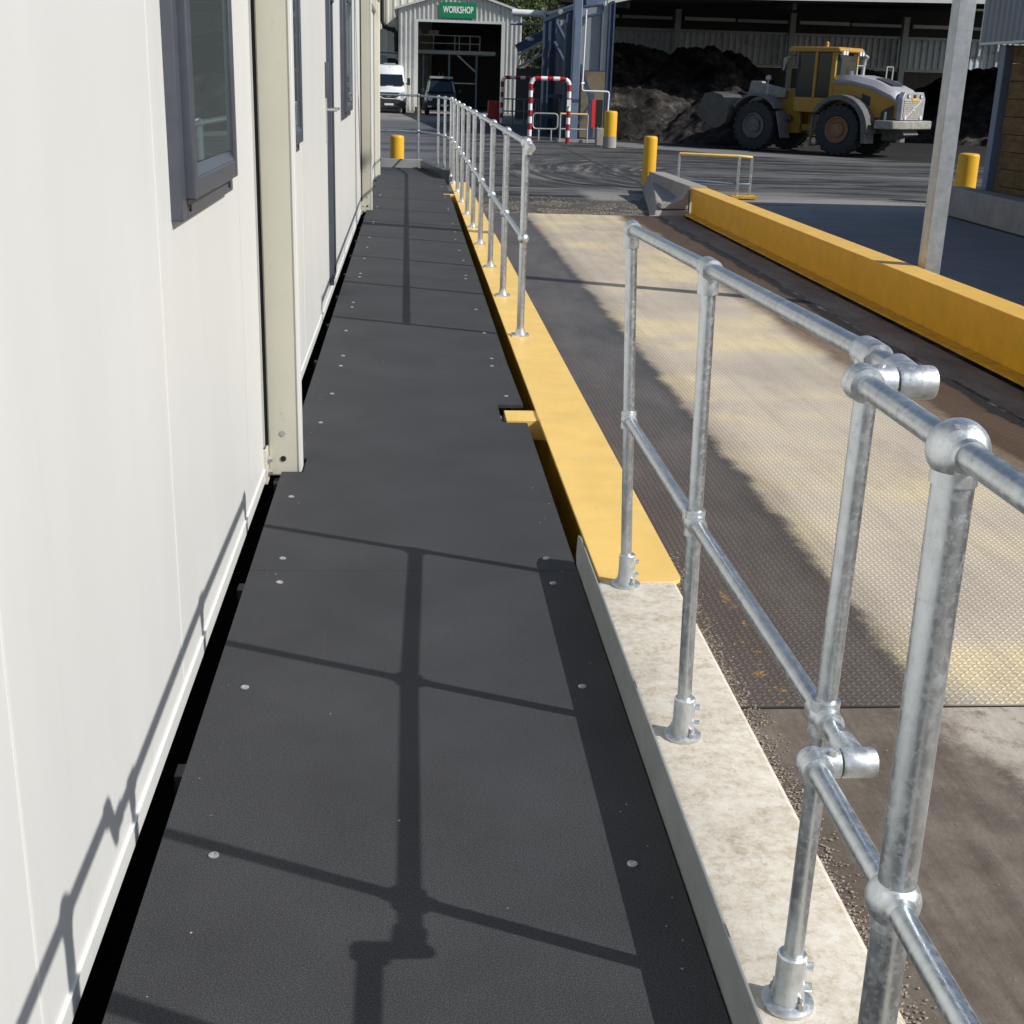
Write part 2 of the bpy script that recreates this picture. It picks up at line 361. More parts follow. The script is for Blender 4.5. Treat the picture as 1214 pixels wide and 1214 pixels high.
MAT['clad'] = painted('pale corrugated steel', (.66, .66, .63), .5, .15, .08, .8, (.35, .34, .31), .2)
MAT['clad_trim'] = painted('pale steel trim', (.62, .63, .62), .45, .15, .06, 2)
MAT['clad_blue'] = painted('blue grey corrugated steel', (.26, .29, .33), .5, .2, .10, .8)
MAT['clad_shed'] = painted('shed back corrugated steel', (.62, .70, .78), .55, .1, .12, .6, (.15, .15, .15), .3)
MAT['cream_wall'] = painted('cream plant wall', (.66, .64, .54), .6, 0, .06, 1)
MAT['navy'] = painted('navy painted steel', (.055, .085, .15), .45, .2, .25, 2, (.12, .13, .14), .3)
MAT['steel_blue'] = painted('blue grey painted column', (.17, .22, .31), .45, .2, .12, 2)
MAT['roof_dark'] = painted('dark roof underside', (.05, .052, .055), .8, .1, .2, 1)
MAT['beam_grey'] = painted('grey steel beam', (.42, .47, .50), .5, .3, .1, 2)
MAT['white'] = painted('white vehicle paint', (.82, .83, .84), .25, 0, .03, 2)
MAT['white_pipe'] = painted('white pipe', (.75, .76, .76), .4, 0, .06, 3)
MAT['red_paint'] = painted('red paint', (.42, .015, .02), .4, 0, .15, 5)
MAT['car_dark'] = painted('dark vehicle paint', (.025, .028, .034), .28, .2, .15, 3)
MAT['plastic'] = painted('dark bumper plastic', (.035, .036, .038), .55, 0, .2, 5)
MAT['tyre'] = painted('tyre rubber', (.028, .03, .034), .85, 0, .3, 6, (.06, .062, .07), .4)
MAT['lamp'] = painted('lamp lens', (.7, .74, .78), .12, 0, .05, 4, spec=1)
MAT['orange'] = painted('orange box', (.7, .33, .06), .5)
MAT['green_sign'] = painted('green sign face', (0, .22, .085), .45, 0, .03)
MAT['sign_white'] = painted('white sign print', (.85, .87, .86), .5, 0, .02)
MAT['dusty_grey'] = painted('dusty grey loader parts', (.12, .12, .125), .6, .1, .25, 3, (.24, .22, .19), .4)
MAT['hood_grey'] = painted('grey loader hood', (.36, .36, .40), .45, .1, .15, 3, (.5, .47, .42), .35)
MAT['grille'] = painted('dusty grille', (.42, .40, .36), .6, .1, .25, 8)
MAT['pale_arm'] = painted('pale worn lift arm', (.34, .33, .29), .6, .2, .25, 4, (.12, .11, .10), .4)
MAT['bucket_steel'] = painted('dirty bucket steel', (.085, .083, .082), .6, .3, .3, 4, (.14, .12, .10), .4)
MAT['rust'] = painted('rusty rim', (.25, .13, .07), .7, .1, .3, 8)
MAT['wood'] = None
def mat_timber():
    t = NT('weathered brown sleeper'); p = t.pos()
    n = t.noise(t.scale(p, (1, 1, 4)), 3, 8, .7); n2 = t.noise(p, 2.2, 6, .7)
    c = t.ramp(n, [(.3, (.10, .062, .028)), (.7, (.24, .165, .08))])
    c = t.mix(t.step(n2, .56, .7), c, (.07, .04, .022))
    return t.out(c, .85, 0, t.bump(n, .3, .01), .2)
MAT['wood'] = mat_timber()
def mat_heap():
    t = NT('dark crushed stockpile'); p = t.pos(); cx = t.xyz(p)
    n = t.noise(p, 1.6, 10, .78); n2 = t.noise(p, .45, 5, .6)
    c = t.ramp(n, [(.35, (.018, .0172, .0168)), (.52, (.050, .046, .043)), (.66, (.145, .132, .12))])
    c = t.mix(t.step(n2, .42, .6), t.mix(1.0, c, (.35, .34, .36), 'MULTIPLY'), c)
    return t.out(c, .95, 0, t.bump(n, .9, .15), .1)
MAT['heap'] = mat_heap()
MAT['tan_wall'] = concrete('stained tan block wall', (.24, .20, .14), (.08, .06, .04), .7, 2)
MAT['stone'] = concrete('loose stone chips', (.20, .185, .16), (.06, .05, .045), .8, 3)
MAT['clod'] = concrete('dirt clods', (.36, .31, .25), (.4, .36, .3), .3, 30)
def mat_leaf():
    t = NT('olive green foliage'); n = t.n.new('ShaderNodeObjectInfo'); p = t.pos()
    c = t.ramp(t.noise(p, .9, 5, .7), [(.3, (.045, .065, .022)), (.55, (.10, .13, .045)), (.75, (.19, .21, .085))])
    return t.out(c, .6, 0, None, .3)
MAT['leaf'] = mat_leaf()
MAT['bark'] = painted('grey bark', (.16, .13, .10), .9, 0, .2, 4)

# ------------------------------------------------------------------ mesh helpers
class MB:
    def __init__(s): s.v = []; s.f = []
    def add(s, vs, fs):
        b = len(s.v); s.v += [tuple(v) for v in vs]; s.f += [tuple(i+b for i in f) for f in fs]; return s
    def box(s, x0, x1, y0, y1, z0, z1):
        x0, x1 = sorted((x0, x1)); y0, y1 = sorted((y0, y1)); z0, z1 = sorted((z0, z1))
        return s.add([(x0,y0,z0),(x1,y0,z0),(x1,y1,z0),(x0,y1,z0),(x0,y0,z1),(x1,y0,z1),(x1,y1,z1),(x0,y1,z1)],
                     [(0,3,2,1),(4,5,6,7),(0,1,5,4),(1,2,6,5),(2,3,7,6),(3,0,4,7)])
    def bar(s, p, q, w, h, up=(0,0,1)):
        p = Vector(p); q = Vector(q); d = (q-p).normalized(); up = Vector(up)
        if abs(d.dot(up)) > .98: up = Vector((0, 1, 0))
        a = d.cross(up).normalized()*w/2; b = a.cross(d).normalized()*h/2
        vs = [c+sa*a+sb*b for c in (p, q) for sa, sb in ((-1,-1),(1,-1),(1,1),(-1,1))]
        return s.add(vs, [(0,1,2,3),(7,6,5,4),(0,4,5,1),(1,5,6,2),(2,6,7,3),(3,7,4,0)])
    def cyl(s, p, q, r, r2=None, n=16, caps=True):
        p = Vector(p); q = Vector(q); r2 = r if r2 is None else r2
        d = (q-p).normalized(); a = d.orthogonal().normalized(); b = d.cross(a)
        vs = [p + r*(a*math.cos(t)+b*math.sin(t)) for t in [2*math.pi*i/n for i in range(n)]]
        vs += [q + r2*(a*math.cos(t)+b*math.sin(t)) for t in [2*math.pi*i/n for i in range(n)]]
        fs = [(i, (i+1) % n, n+(i+1) % n, n+i) for i in range(n)]
        if caps: fs += [tuple(range(n))[::-1], tuple(range(n, 2*n))]
        return s.add(vs, fs)
    def tube(s, pts, r, n=12, closed=False):
        pts = [Vector(p) for p in pts]; m = len(pts); rings = []
        a = None
        for i, p in enumerate(pts):
            if closed: d = (pts[(i+1) % m]-pts[i-1]).normalized()
            else: d = (pts[min(i+1, m-1)]-pts[max(i-1, 0)]).normalized()
            if a is None: a = d.orthogonal().normalized()
            a = (a - d*a.dot(d)).normalized(); b = d.cross(a)
            rings.append([p + r*(a*math.cos(t)+b*math.sin(t)) for t in [2*math.pi*k/n for k in range(n)]])
        vs = [v for rg in rings for v in rg]; fs = []
        for i in range(m if closed else m-1):
            j = (i+1) % m
            for k in range(n): fs.append((i*n+k, i*n+(k+1) % n, j*n+(k+1) % n, j*n+k))
        if not closed: fs += [tuple(range(n))[::-1], tuple(range((m-1)*n, m*n))]
        return s.add(vs, fs)
    def sphere(s, c, r, n=16, m=10, sz=(1,1,1)):
        vs = [(c[0], c[1], c[2]-r*sz[2])]
        for i in range(1, m):
            t = -math.pi/2+math.pi*i/m
            for k in range(n):
                u = 2*math.pi*k/n
                vs.append((c[0]+r*sz[0]*math.cos(t)*math.cos(u), c[1]+r*sz[1]*math.cos(t)*math.sin(u), c[2]+r*sz[2]*math.sin(t)))
        vs.append((c[0], c[1], c[2]+r*sz[2])); fs = []
        for k in range(n): fs.append((0, 1+(k+1) % n, 1+k))
        for i in range(m-2):
            for k in range(n): fs.append((1+i*n+k, 1+i*n+(k+1) % n, 1+(i+1)*n+(k+1) % n, 1+(i+1)*n+k))
        t = len(vs)-1
        for k in range(n): fs.append((1+(m-2)*n+k, 1+(m-2)*n+(k+1) % n, t))
        return s.add(vs, fs)
    def prism(s, poly, axis, a, b):
        """poly in the two remaining axes (order x,y,z without axis)"""
        def P(u, v, w): return {'x': (w, u, v), 'y': (u, w, v), 'z': (u, v, w)}[axis]
        n = len(poly); vs = [P(*p, a) for p in poly]+[P(*p, b) for p in poly]
        return s.add(vs, [(i, (i+1) % n, n+(i+1) % n, n+i) for i in range(n)]+[tuple(range(n))[::-1], tuple(range(n, 2*n))])
    def lathe(s, prof, c, axis='z', n=24):
        """prof: list of (r, h)"""
        vs = []
        for r, h in prof:
            for k in range(n):
                u = 2*math.pi*k/n; a, b = r*math.cos(u), r*math.sin(u)
                vs.append({'z': (c[0]+a, c[1]+b, c[2]+h), 'x': (c[0]+h, c[1]+a, c[2]+b), 'y': (c[0]+a, c[1]+h, c[2]+b)}[axis])
        m = len(prof); fs = [(i*n+k, i*n+(k+1) % n, (i+1)*n+(k+1) % n, (i+1)*n+k) for i in range(m-1) for k in range(n)]
        fs += [tuple(range(n))[::-1], tuple(range((m-1)*n, m*n))]
        return s.add(vs, fs)
    def mesh(s, name, mat, org=(0,0,0), smooth=True):
        me = bpy.data.meshes.new(name); o = Vector(org)
        me.from_pydata([tuple(Vector(v)-o) for v in s.v], [], s.f); me.materials.append(mat)
        bm = bmesh.new(); bm.from_mesh(me); bmesh.ops.recalc_face_normals(bm, faces=bm.faces); bm.to_mesh(me); bm.free()
        if smooth:
            me.polygons.foreach_set('use_smooth', [True]*len(me.polygons)); me.set_sharp_from_angle(angle=math.radians(38))
        me.update(); return me

def link(name, data, parent=None, loc=None):
    o = bpy.data.objects.new(name, data); col.objects.link(o)
    if parent: o.parent = parent
    if loc is not None: o.location = loc
    return o
def bev(o, w_, seg=2):
    m = o.modifiers.new('bevel', 'BEVEL'); m.width = w_; m.segments = seg; m.limit_method = 'ANGLE'; m.angle_limit = math.radians(40)
    m.harden_normals = False
    return o
def tag(o, label=None, cat=None, group=None, kind=None):
    if label: o['label'] = label
    if cat: o['category'] = cat
    if group: o['group'] = group
    if kind: o['kind'] = kind
    return o
class Thing:
    def __init__(s, name, loc, label=None, cat=None, group=None, kind=None, rz=0, local=False):
        s.o = bpy.data.objects.new(name, None); col.objects.link(s.o); s.o.location = loc; s.o.rotation_euler.z = rz
        s.o.empty_display_size = .2
        s.org = (0,0,0) if local else loc; tag(s.o, label, cat, group, kind)
    def part(s, name, mb, mat, parent=None, bevel=0, label=None, kind=None, smooth=True):
        m = MAT[mat] if isinstance(mat, str) else mat
        o = link(name, mb.mesh(name, m, s.org, smooth), parent or s.o)
        if bevel: bev(o, bevel)
        if label: o['label'] = label
        if kind: o['kind'] = kind
        return o
def solo(name, mb, mat, loc, label=None, cat=None, group=None, kind=None, bevel=0):
    o = link(name, mb.mesh(name, MAT[mat], loc), None, loc)
    if bevel: bev(o, bevel)
    return tag(o, label, cat, group, kind)
def copy_tree(o, parent=None):
    c = o.copy(); col.objects.link(c)
    if parent: c.parent = parent
    for ch in list(o.children): copy_tree(ch, c)
    return c
def arc(c, r, a0, a1, n, plane='xz'):
    o = []
    for i in range(n+1):
        a = math.radians(a0+(a1-a0)*i/n); u, v = r*math.cos(a), r*math.sin(a)
        o.append({'xz': (c[0]+u, c[1], c[2]+v), 'yz': (c[0], c[1]+u, c[2]+v), 'xy': (c[0]+u, c[1]+v, c[2])}[plane])
    return o

# ------------------------------------------------------------------ ground
g = MB().add([(-400,-60,G-.02),(400,-60,G-.02),(400,700,G-.02),(-400,700,G-.02)], [(0,1,2,3)])
tag(link('ground', g.mesh('ground', MAT['ground'])), kind='structure')

# ------------------------------------------------------------------ site cabins on the left
XW = -.60
def window(th, y0, y1, z0, z1):
    """framed window standing proud of the wall; y0 near side"""
    def ring(a0, a1, b0, b1, t, xa, xb, mb=None):
        mb = mb or MB()
        mb.box(xa, xb, a0, a0+t, b0, b1).box(xa, xb, a1-t, a1, b0, b1)
        mb.box(xa, xb, a0+t, a1-t, b0, b0+t).box(xa, xb, a0+t, a1-t, b1-t, b1); return mb
    wdw = th.part('window', ring(y0, y1, z0, z1, .075, XW-.05, XW+.030), 'window_frame', bevel=.004)
    th.part('sash', ring(y0+.055, y1-.055, z0+.048, z1-.055, .055, XW-.045, XW+.055), 'window_frame', wdw, bevel=.006)
    sl = MB().prism([(XW+.053, z0+.1035), (XW+.037, z0+.130), (XW+.030, z0+.130), (XW+.030, z0+.1035)], 'y', y0+.111, y1-.111)
    # prism on 'y' expects (x,z)
    th.part('sill_bead', sl, 'window_frame', wdw)
    th.part('pane', MB().prism([(XW+.018, y0+.112), (XW+.024, y0+.112), (XW+.024+.026*(y1-y0-.22), y1-.112), (XW+.018+.026*(y1-y0-.22), y1-.112)], 'z', z0+.131, z1-.112), 'glass', wdw)
    for yy in (y0+.11, y1-.09):
        th.part('screw', MB().cyl((XW+.028, yy, z0+.024), (XW+.034, yy, z0+.024), .009, n=10), 'black', wdw)
    return wdw
def wall_panel(th, y0, y1, z0, z1, hole=None, label=None):
    mb = MB(); x0, x1 = XW-.06, XW
    if hole is None: mb.box(x0, x1, y0, y1, z0, z1)
    else:
        a0, a1, b0, b1 = hole
        mb.box(x0, x1, y0, a0, z0, z1).box(x0, x1, a1, y1, z0, z1)
        if b0 > z0: mb.box(x0, x1, a0, a1, z0, b0)
        mb.box(x0, x1, a0, a1, b1, z1)
    return th.part('wall_panel', mb, 'wall', label=label)
def cabin(y0, y1, joints, wins, door, label, notch=True):
    th = Thing('site_cabin', (XW-1.2, (y0+y1)/2, G+.25), label, 'site cabin', 'white site cabins end to end along the walkway')
    zb, zt = .016, 2.55
    J = [y0]+joints+[y1]
    for a, b in zip(J, J[1:]):
        hole = None
        for (w0, w1, b0, b1) in wins+([door] if door else []):
            if a <= w0+1e-6 and w1 <= b+1e-6:
                hole = (w0+.03, w1-.03, b0+.03 if b0 > .3 else b0, b1-.03)
        wall_panel(th, a+.0025, b-.0025, zb, zt, hole)
    th.part('joint_backing', MB().box(XW-.058, XW-.006, y0+.01, y1-.01, zb, .10) if False else MB().box(XW-.075, XW-.062, y0, y1, zb, zt) if not (wins or door) else jback(y0, y1, zb, zt, wins, door), 'wall_joint')
    base = th.part('base_rail', MB().box(XW-.12, XW+.004, y0, y1, -.042, .010), 'wall', bevel=.003)
    th.part('base_flashing', MB().box(XW-.01, XW+.007, y0, y1, .0115, .0155), 'wall_joint', base)
    th.part('roof', MB().box(XW-2.5, XW+.05, y0, y1, zt+.004, zt+.2), 'post_cream', bevel=.01)
    body = MB().box(XW-2.45, XW-2.4, y0, y1, -.05, zt).box(XW-2.39, XW-.13, y0, y1, -.05, .0)
    body.box(XW-2.39, XW-.09, y0, y0+.05, .01, zt-.01).box(XW-2.39, XW-.09, y1-.05, y1, .01, zt-.01)
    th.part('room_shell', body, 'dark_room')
    th.part('underfloor_shade', MB().box(XW-2.4, XW-.14, y0, y1, G, -.08), 'void')  # solid dark box added where the open space lies in shade
    for w_ in wins: window(th, *w_)
    return th
def jback(y0, y1, zb, zt, wins, door):
    mb = MB(); hs = sorted([(a, b, c, d) for a, b, c, d in wins+([door] if door else [])]); y = y0
    for a, b, c, d in hs:
        mb.box(XW-.075, XW-.062, y, a, zb, zt); mb.box(XW-.075, XW-.062, a, b, d, zt)
        if c > zb+.05: mb.box(XW-.075, XW-.062, a, b, zb, c)
        y = b
    mb.box(XW-.075, XW-.062, y, y1, zb, zt); return mb

c1 = cabin(-1.2, 5.14, [.40, 1.78, 3.16, 4.66], [(3.34, 4.30, 1.215, 2.30)], None,
           'nearest white cabin with a grey framed window and the handrail shadow low on its wall')
c2 = cabin(5.20, 16.10, [5.9, 7.40, 9.66, 10.46, 11.6, 13.85, 15.0], [(5.98, 6.93, 1.20, 2.30), (11.68, 12.92, 1.215, 2.30)], (9.70, 10.40, .06, 2.15),
           'middle white cabin with a dark grey door and two windows behind the beige corner post')
c3 = cabin(16.24, 23.3, [17.6, 19.0, 20.4, 21.8], [], None, 'farthest white cabin closing the row at the walkway end')
# raised panel-joint beads
for th, ys in ((c1, (.40, 1.78, 3.16)), (c2, (7.40, 13.85))):
    for y in ys: th.part('joint_bead', MB().box(XW-.004, XW+.0015, y-.004, y+.004, .02, 2.55), 'wall_joint')
# door of the middle cabin
dr = c2.part('door', MB().box(XW-.05, XW-.01, 9.79, 10.31, .10, 2.08), 'door_grey', bevel=.004)
fr = MB().box(XW-.055, XW+.034, 9.73, 9.785, .07, 2.14).box(XW-.055, XW+.018, 10.315, 10.37, .07, 2.14).box(XW-.055, XW+.03, 9.786, 10.314, 2.085, 2.14).box(XW-.055, XW+.018, 9.786, 10.314, .065, .095)
c2.part('door_frame', fr, 'door_grey', bevel=.004)
hd = MB().box(XW-.01, XW-.002, 9.84, 9.88, 1.24, 1.44).cyl((XW-.005, 9.86, 1.34), (XW+.075, 9.86, 1.34), .011, n=10).cyl((XW+.07, 9.85, 1.34), (XW+.07, 9.99, 1.34), .011, n=10)
c2.part('handle', hd, 'chrome', dr)
c2.part('lock_cover', MB().box(XW, XW+.028, 9.56, 9.63, 1.42, 1.66), 'window_frame', bevel=.003)
c2.part('door_hook', MB().cyl((XW, 9.60, 1.34), (XW+.08, 9.60, 1.34), .012, n=10).box(XW, XW+.012, 9.57, 9.63, 1.12, 1.42), 'chrome')
# projecting corner posts
def corner_post(th, y, w=.148, d=.085, zb=-.03):
    p = th.part('corner_post', MB().box(XW+.014, XW+w, y, y+d, zb, 2.7), 'post_cream', bevel=.006)
    th.part('post_lip', MB().box(XW+w-.010, XW+w+.003, y-.004, y+d, zb, 2.7), 'wall_joint', p, bevel=.002)
    th.part('post_gap_shade', MB().box(XW-.06, XW+.012, y+.012, y+d, zb+.1, 2.7), 'black', p)  # black filler in place of the open, shaded gap beside the post
    for z, m, r in ((.155, 'galv_dull', .0125), (.045, 'black', .012)):
        th.part('post_hole', MB().cyl((XW+.075, y-.003, z), (XW+.075, y+.001, z), r, n=14), m, p)
    ang = th.part('joining_bracket', MB().box(XW+.004, XW+.014, y-.06, y+.05, -.05, .10).box(XW-.02, XW+.014, y-.065, y-.055, -.05, .10), 'post_cream', bevel=.002)
    for z in (.05, -.005):
        b = MB().cyl((XW+.014, y-.03, z), (XW+.020, y-.03, z), .018, n=14).cyl((XW+.020, y-.03, z), (XW+.034, y-.03, z), .013, n=6)
        th.part('bolt', b, 'steel_bolt', ang)
    return p
corner_post(c2, 5.20)
corner_post(c3, 16.26, .135, .12)
c3.part('far_corner_post', MB().box(XW+.014, XW+.10, 22.2, 22.5, -.05, 2.7), 'cream_wall', bevel=.01)

# ------------------------------------------------------------------ walkway deck
sub = MB()
for y in np.arange(-.8, 24, 1.2): sub.box(-.57, .54, y, y+.06, -.16, -.06)
sub.box(-.50, -.44, -1, 24.1, -.20, -.165).box(.48, .54, -1, 21.6, -.20, -.165)
for y in np.arange(-.5, 24, 2.4): sub.box(-.48, -.42, y, y+.08, G, -.205).box(.46, .52, y, y+.08, G, -.205)
deck = tag(link('walkway_deck', sub.mesh('walkway_deck', MAT['deck_edge'])), kind='structure')
XL, XR = -.53, .575
def deck_panel(poly):
    o = link('deck_panel', MB().prism(poly, 'z', -.018, 0).mesh('deck_panel', MAT['deck']), deck); bev(o, .0006, 1); return o
gaps = [-1.0, 1.2, 4.03, 7.38, 9.3, 10.76, 12.95, 14.8, 16.6, 18.4, 20.2, 21.9]
for a, b in zip(gaps, gaps[1:]):
    a += .0007; b -= .0007
    L = [(XL, b)]
    R = []
    if a < 5.2 < b:      # cut-out round the corner post
        L = [(XL, b), (XL, 5.36), (XL+.09, 5.36), (XL+.09, 5.16), (XL, 5.16)]
    L.append((XL, a))
    if a < 6.2 < b: R = [(XR, 6.0), (.462, 6.0), (.452, 6.02), (.452, 6.36), (XR+.01, 6.36)]
    if a < 18.9 < b: R = [(XR, 18.75), (.47, 18.75), (.47, 19.0), (XR, 19.0)]
    deck_panel(L+[(XR, a)]+R+[(XR, b)])
deck_panel([(XL, 24.2), (XL, 21.902), (XR, 21.902), (.24, 24.2)])
# bolts through the sheets
bolt_me = MB().lathe([(.0115, 0), (.0115, .0025), (.0085, .0045), (.0045, .005), (.004, .003), (.001, .003)], (0,0,0), n=12).mesh('deck_bolt', MAT['steel_bolt'])
BL = [(-.46,4.82),(-.43,4.14),(-.42,3.92),(-.44,3.16),(-.41,2.37),(.48,4.14),(.48,3.91),(.48,3.15),(.48,2.31),(-.42,5.96),(-.40,6.55),(-.39,7.23),(-.39,7.51),
      (.51,6.54),(.48,7.28),(.49,7.49),(.49,8.29),(.48,9.19),(.465,10.66),(.475,10.86),(.49,11.79),(.48,12.51),(.47,13.39),(.49,14.07)]
BL += [(-.41, y) for y in (8.3, 9.2, 9.4, 10.66, 10.86, 11.8, 12.6, 13.4, 14.7, 14.9, 16.5, 16.7, 18.3, 18.5)] + [(.49, y) for y in (14.9, 16.5, 16.7, 18.3, 20.1)]
BL += [(-.42, 1.6), (-.42, 1.1), (.48, 1.5), (.48, 1.1)]
for x, y in BL: link('deck_bolt', bolt_me, deck, (x, y, 0))
# kick plates
KX = .580
kp = Thing('kick_plate', (KX, 2.0, 0), 'long grey steel kick plate standing between the dark deck and the concrete plinth', 'kick plate')
kp.part('plate', MB().prism([(-1, -.06), (4.05, -.06), (4.11, .02), (4.09, .105), (4.04, .118), (-1, .122)], 'x', KX, KX+.006), 'kick', bevel=.0015)
for y in (.6, 1.68, 2.72, 3.7):
    kp.part('joint_tab', MB().box(KX+.0065, KX+.011, y-.02, y+.02, -.05, .10), 'kick')
ek = Thing('end_kick_plate', (-.2, 24.3, 0), 'pale grey low upstand closing the far end of the walkway', 'kick plate')
ek.part('plate', MB().box(-.60, .22, 24.22, 24.30, -.05, .15), 'kick2', bevel=.004)
dk = MB().bar((.60, 21.75, .02), (.24, 24.15, .02), .10, .24)
solo('corner_kick_plate', dk, 'car_dark', (.42, 23, 0), 'angled upstand painted shade-dark at the far right corner of the walkway', 'kick plate', bevel=.006)  # dark colour stands in for shade on its left-back face

me = MB()
for i in range(110):
    y = random.uniform(1.4, 14); x = random.choice([XL+.02+abs(random.gauss(0, .05)), XR-.02-abs(random.gauss(0, .05)), random.uniform(XL, XR)]); r = random.uniform(.0012, .004)
    if not (XL+.01 < x < XR-.01) or (5.1 < y < 5.4 and x < -.4) or (5.9 < y < 6.5 and x > .42): continue
    a = random.uniform(0, 3)
    me.add([(x+r*math.cos(a+k*2.1), y+r*math.sin(a+k*2.1), .0003) for k in range(3)]+[(x, y, r*.7)], [(0,1,3),(1,2,3),(2,0,3)])
tag(link('deck_grit', me.mesh('deck_grit', MAT['clod'], smooth=False)), 'fine pale grit scattered over the dark walkway', 'grit', kind='stuff')

# ------------------------------------------------------------------ concrete plinth with dirt
pl = MB().prism([(.645, -.6), (.625, -.006+G*0), (.640, 0), (.885, 0), (.900, -.012), (.93, -.6)], 'y', -1.2, 3.93)
o = solo('concrete_plinth', pl, 'plinth', (.77, 1.4, G), 'scuffed cream concrete plinth carrying the near handrail posts', 'plinth')
bev(o, .006)
# clods and chips along the plinth foot
me = MB()
for i in range(5200):
    y = random.uniform(1.8, 5.4); x = 1.10+abs(random.gauss(0, .05)); r = random.uniform(.002, .0075)
    if random.random() < .07: x += random.uniform(0, .9); r *= random.uniform(.2, .6)
    a = random.uniform(0, 3)
    vs = [(x+r*math.cos(a+k*2.1)*random.uniform(.7, 1.3), y+r*math.sin(a+k*2.1)*random.uniform(.7, 1.4), G+.001) for k in range(3)]+[(x+random.uniform(-.4, .4)*r, y, G+r*random.uniform(.35, .7))]
    me.add(vs, [(0,1,3),(1,2,3),(2,0,3)])
tag(link('dirt_clods', me.mesh('dirt_clods', MAT['clod'], smooth=False)), 'loose dirt clods lying along the foot of the concrete plinth', 'dirt', kind='stuff')

# ------------------------------------------------------------------ weighbridge
wb = Thing('weighbridge', (2.7, 12.4, G), 'long weighbridge with dusty tread plate lane between two yellow side beams', 'weighbridge')
ys = [3.885, 12.1, 20.95]
for a, b in zip(ys, ys[1:]):
    gap = .002
    wb.part('tread_plate', MB().box(.70, 4.44, a+gap, b-.003, G-.016, G), 'tread')
wb.part('joint_gap_shade', MB().box(.94, 4.42, 3.8725, 3.8865, G-.014, G-.0045), 'black')  # black strip added to colour the open joint as deep shade
wb.part('lane_frame', MB().box(.72, 4.42, 3.93, 20.9, G-.019, G-.017), 'black')
# left beam: top flange with rounded corners, web, bottom flange
def rrect(x0, x1, y0, y1, r):
    p = []
    for cx, cy, a in ((x1-r, y0+r, -90), (x1-r, y1-r, 0), (x0+r, y1-r, 90), (x0+r, y0+r, 180)):
        p += [(cx+r*math.cos(math.radians(a+t)), cy+r*math.sin(math.radians(a+t))) for t in (0, 30, 60, 90)]
    return p
lb = wb.part('left_beam', MB().prism(rrect(.640, .920, 3.92, 21.1, .045), 'z', -.012, .002), 'yellow_top', bevel=.002, label='faded yellow top plate of the near side beam')
wb.part('web', MB().box(.70, .715, 3.98, 21.0, -.44, -.0125).box(.66, .90, 3.99, 21.0, -.448, -.4405), 'yellow_beam', lb)
for y in (6.18, 18.88):
    s = MB().prism([(.48, -.01), (.68, -.01), (.68, -.11), (.62, -.11), (.48, -.05)], 'y', y-.10, y+.10)
    wb.part('bracket', s, 'yellow_top', lb, bevel=.003)
wb.part('bracket_clip', MB().box(.455, .475, 6.02, 6.36, -.11, -.06), 'galv_dull', lb)
rb = wb.part('right_beam', MB().box(4.57, 4.86, 3.2, 21.15, -.014, 0), 'yellow_flange', bevel=.002, label='deep yellow side beam on the far side of the lane')
wb.part('web', MB().box(4.60, 4.62, 3.2, 21.1, -.405, -.0145), 'yellow_beam', rb)
wb.part('bottom_flange', MB().box(4.46, 4.86, 3.2, 21.1, -.425, -.406), 'yellow_beam', rb)
wb.part('end_plate', MB().box(4.58, 4.84, 21.155, 21.17, -.42, -.005), 'post_cream', rb)
ap = MB().box(.935, 4.5, -8, 3.872, G-.014, G-.003)
tag(link('approach_slab', ap.mesh('approach_slab', MAT['ramp'])), kind='structure')

# wing wall at the far end of the right beam
ww = Thing('wing_wall', (4.6, 23.2, G), 'grey concrete end wall with a low sloping foot at the end of the yellow beam', 'wall')
ww.part('upstand', MB().prism([(21.19, G), (24.9, G), (24.9, .0), (21.19, .02)], 'x', 4.56, 4.86), 'concrete', bevel=.015)
foot = MB()
pr = [(3.93, 20.95, .02, 4.557), (4.05, 21.6, .17, 4.557), (4.24, 22.9, .25, 4.9), (4.50, 24.6, .29, 5.05), (4.72, 26.2, .30, 5.15)]
vs = []; fs = []
for (xa, yy, h, xb) in pr:
    vs += [(xa-.05, yy, G), (xa+.06, yy, G+h), (xb, yy, G+h+.02), (xb, yy, G)]
for i in range(len(pr)-1):
    b = i*4
    fs += [(b, b+1, b+5, b+4), (b+1, b+2, b+6, b+5), (b+2, b+3, b+7, b+6)]
fs += [(0, 3, 2, 1), (16, 17, 18, 19)]
foot.add(vs, fs)
ww.part('foot', foot, 'concrete', bevel=.015)
ww.part('fillet', MB().prism([(4.10, G+.1), (4.10, G+.18), (4.32, G+.205), (4.45, G+.27), (4.53, G+.38), (4.557, G+.47), (4.557, G+.1)], 'y', 21.15, 21.5), 'concrete', bevel=.01)

# grit strip at the bridge end
me = MB()
for i in range(5200):
    y = 21.0+abs(random.gauss(0, 1.2)); x = random.uniform(1.0, 4.3)
    if y > 24.2 or noise.noise(Vector((x*2.2, y*1.6, 0))) < -.12: continue
    r = random.uniform(.008, .03)*(.6+.8*random.random()); a = random.uniform(0, 3)
    vs = [(x+r*math.cos(a+k*1.57)*random.uniform(.7, 1.3), y+r*math.sin(a+k*1.57)*random.uniform(.7, 1.3), G-.015) for k in range(4)]
    vs += [(x+random.uniform(-.3, .3)*r, y+random.uniform(-.3, .3)*r, G-.012+r*random.uniform(.4, .8))]
    me.add(vs, [(0,1,4),(1,2,4),(2,3,4),(3,0,4)])
tag(link('grit', me.mesh('grit', MAT['stone'], smooth=False)), 'strip of loose stone grit at the far end of the weighbridge', 'gravel', kind='stuff')

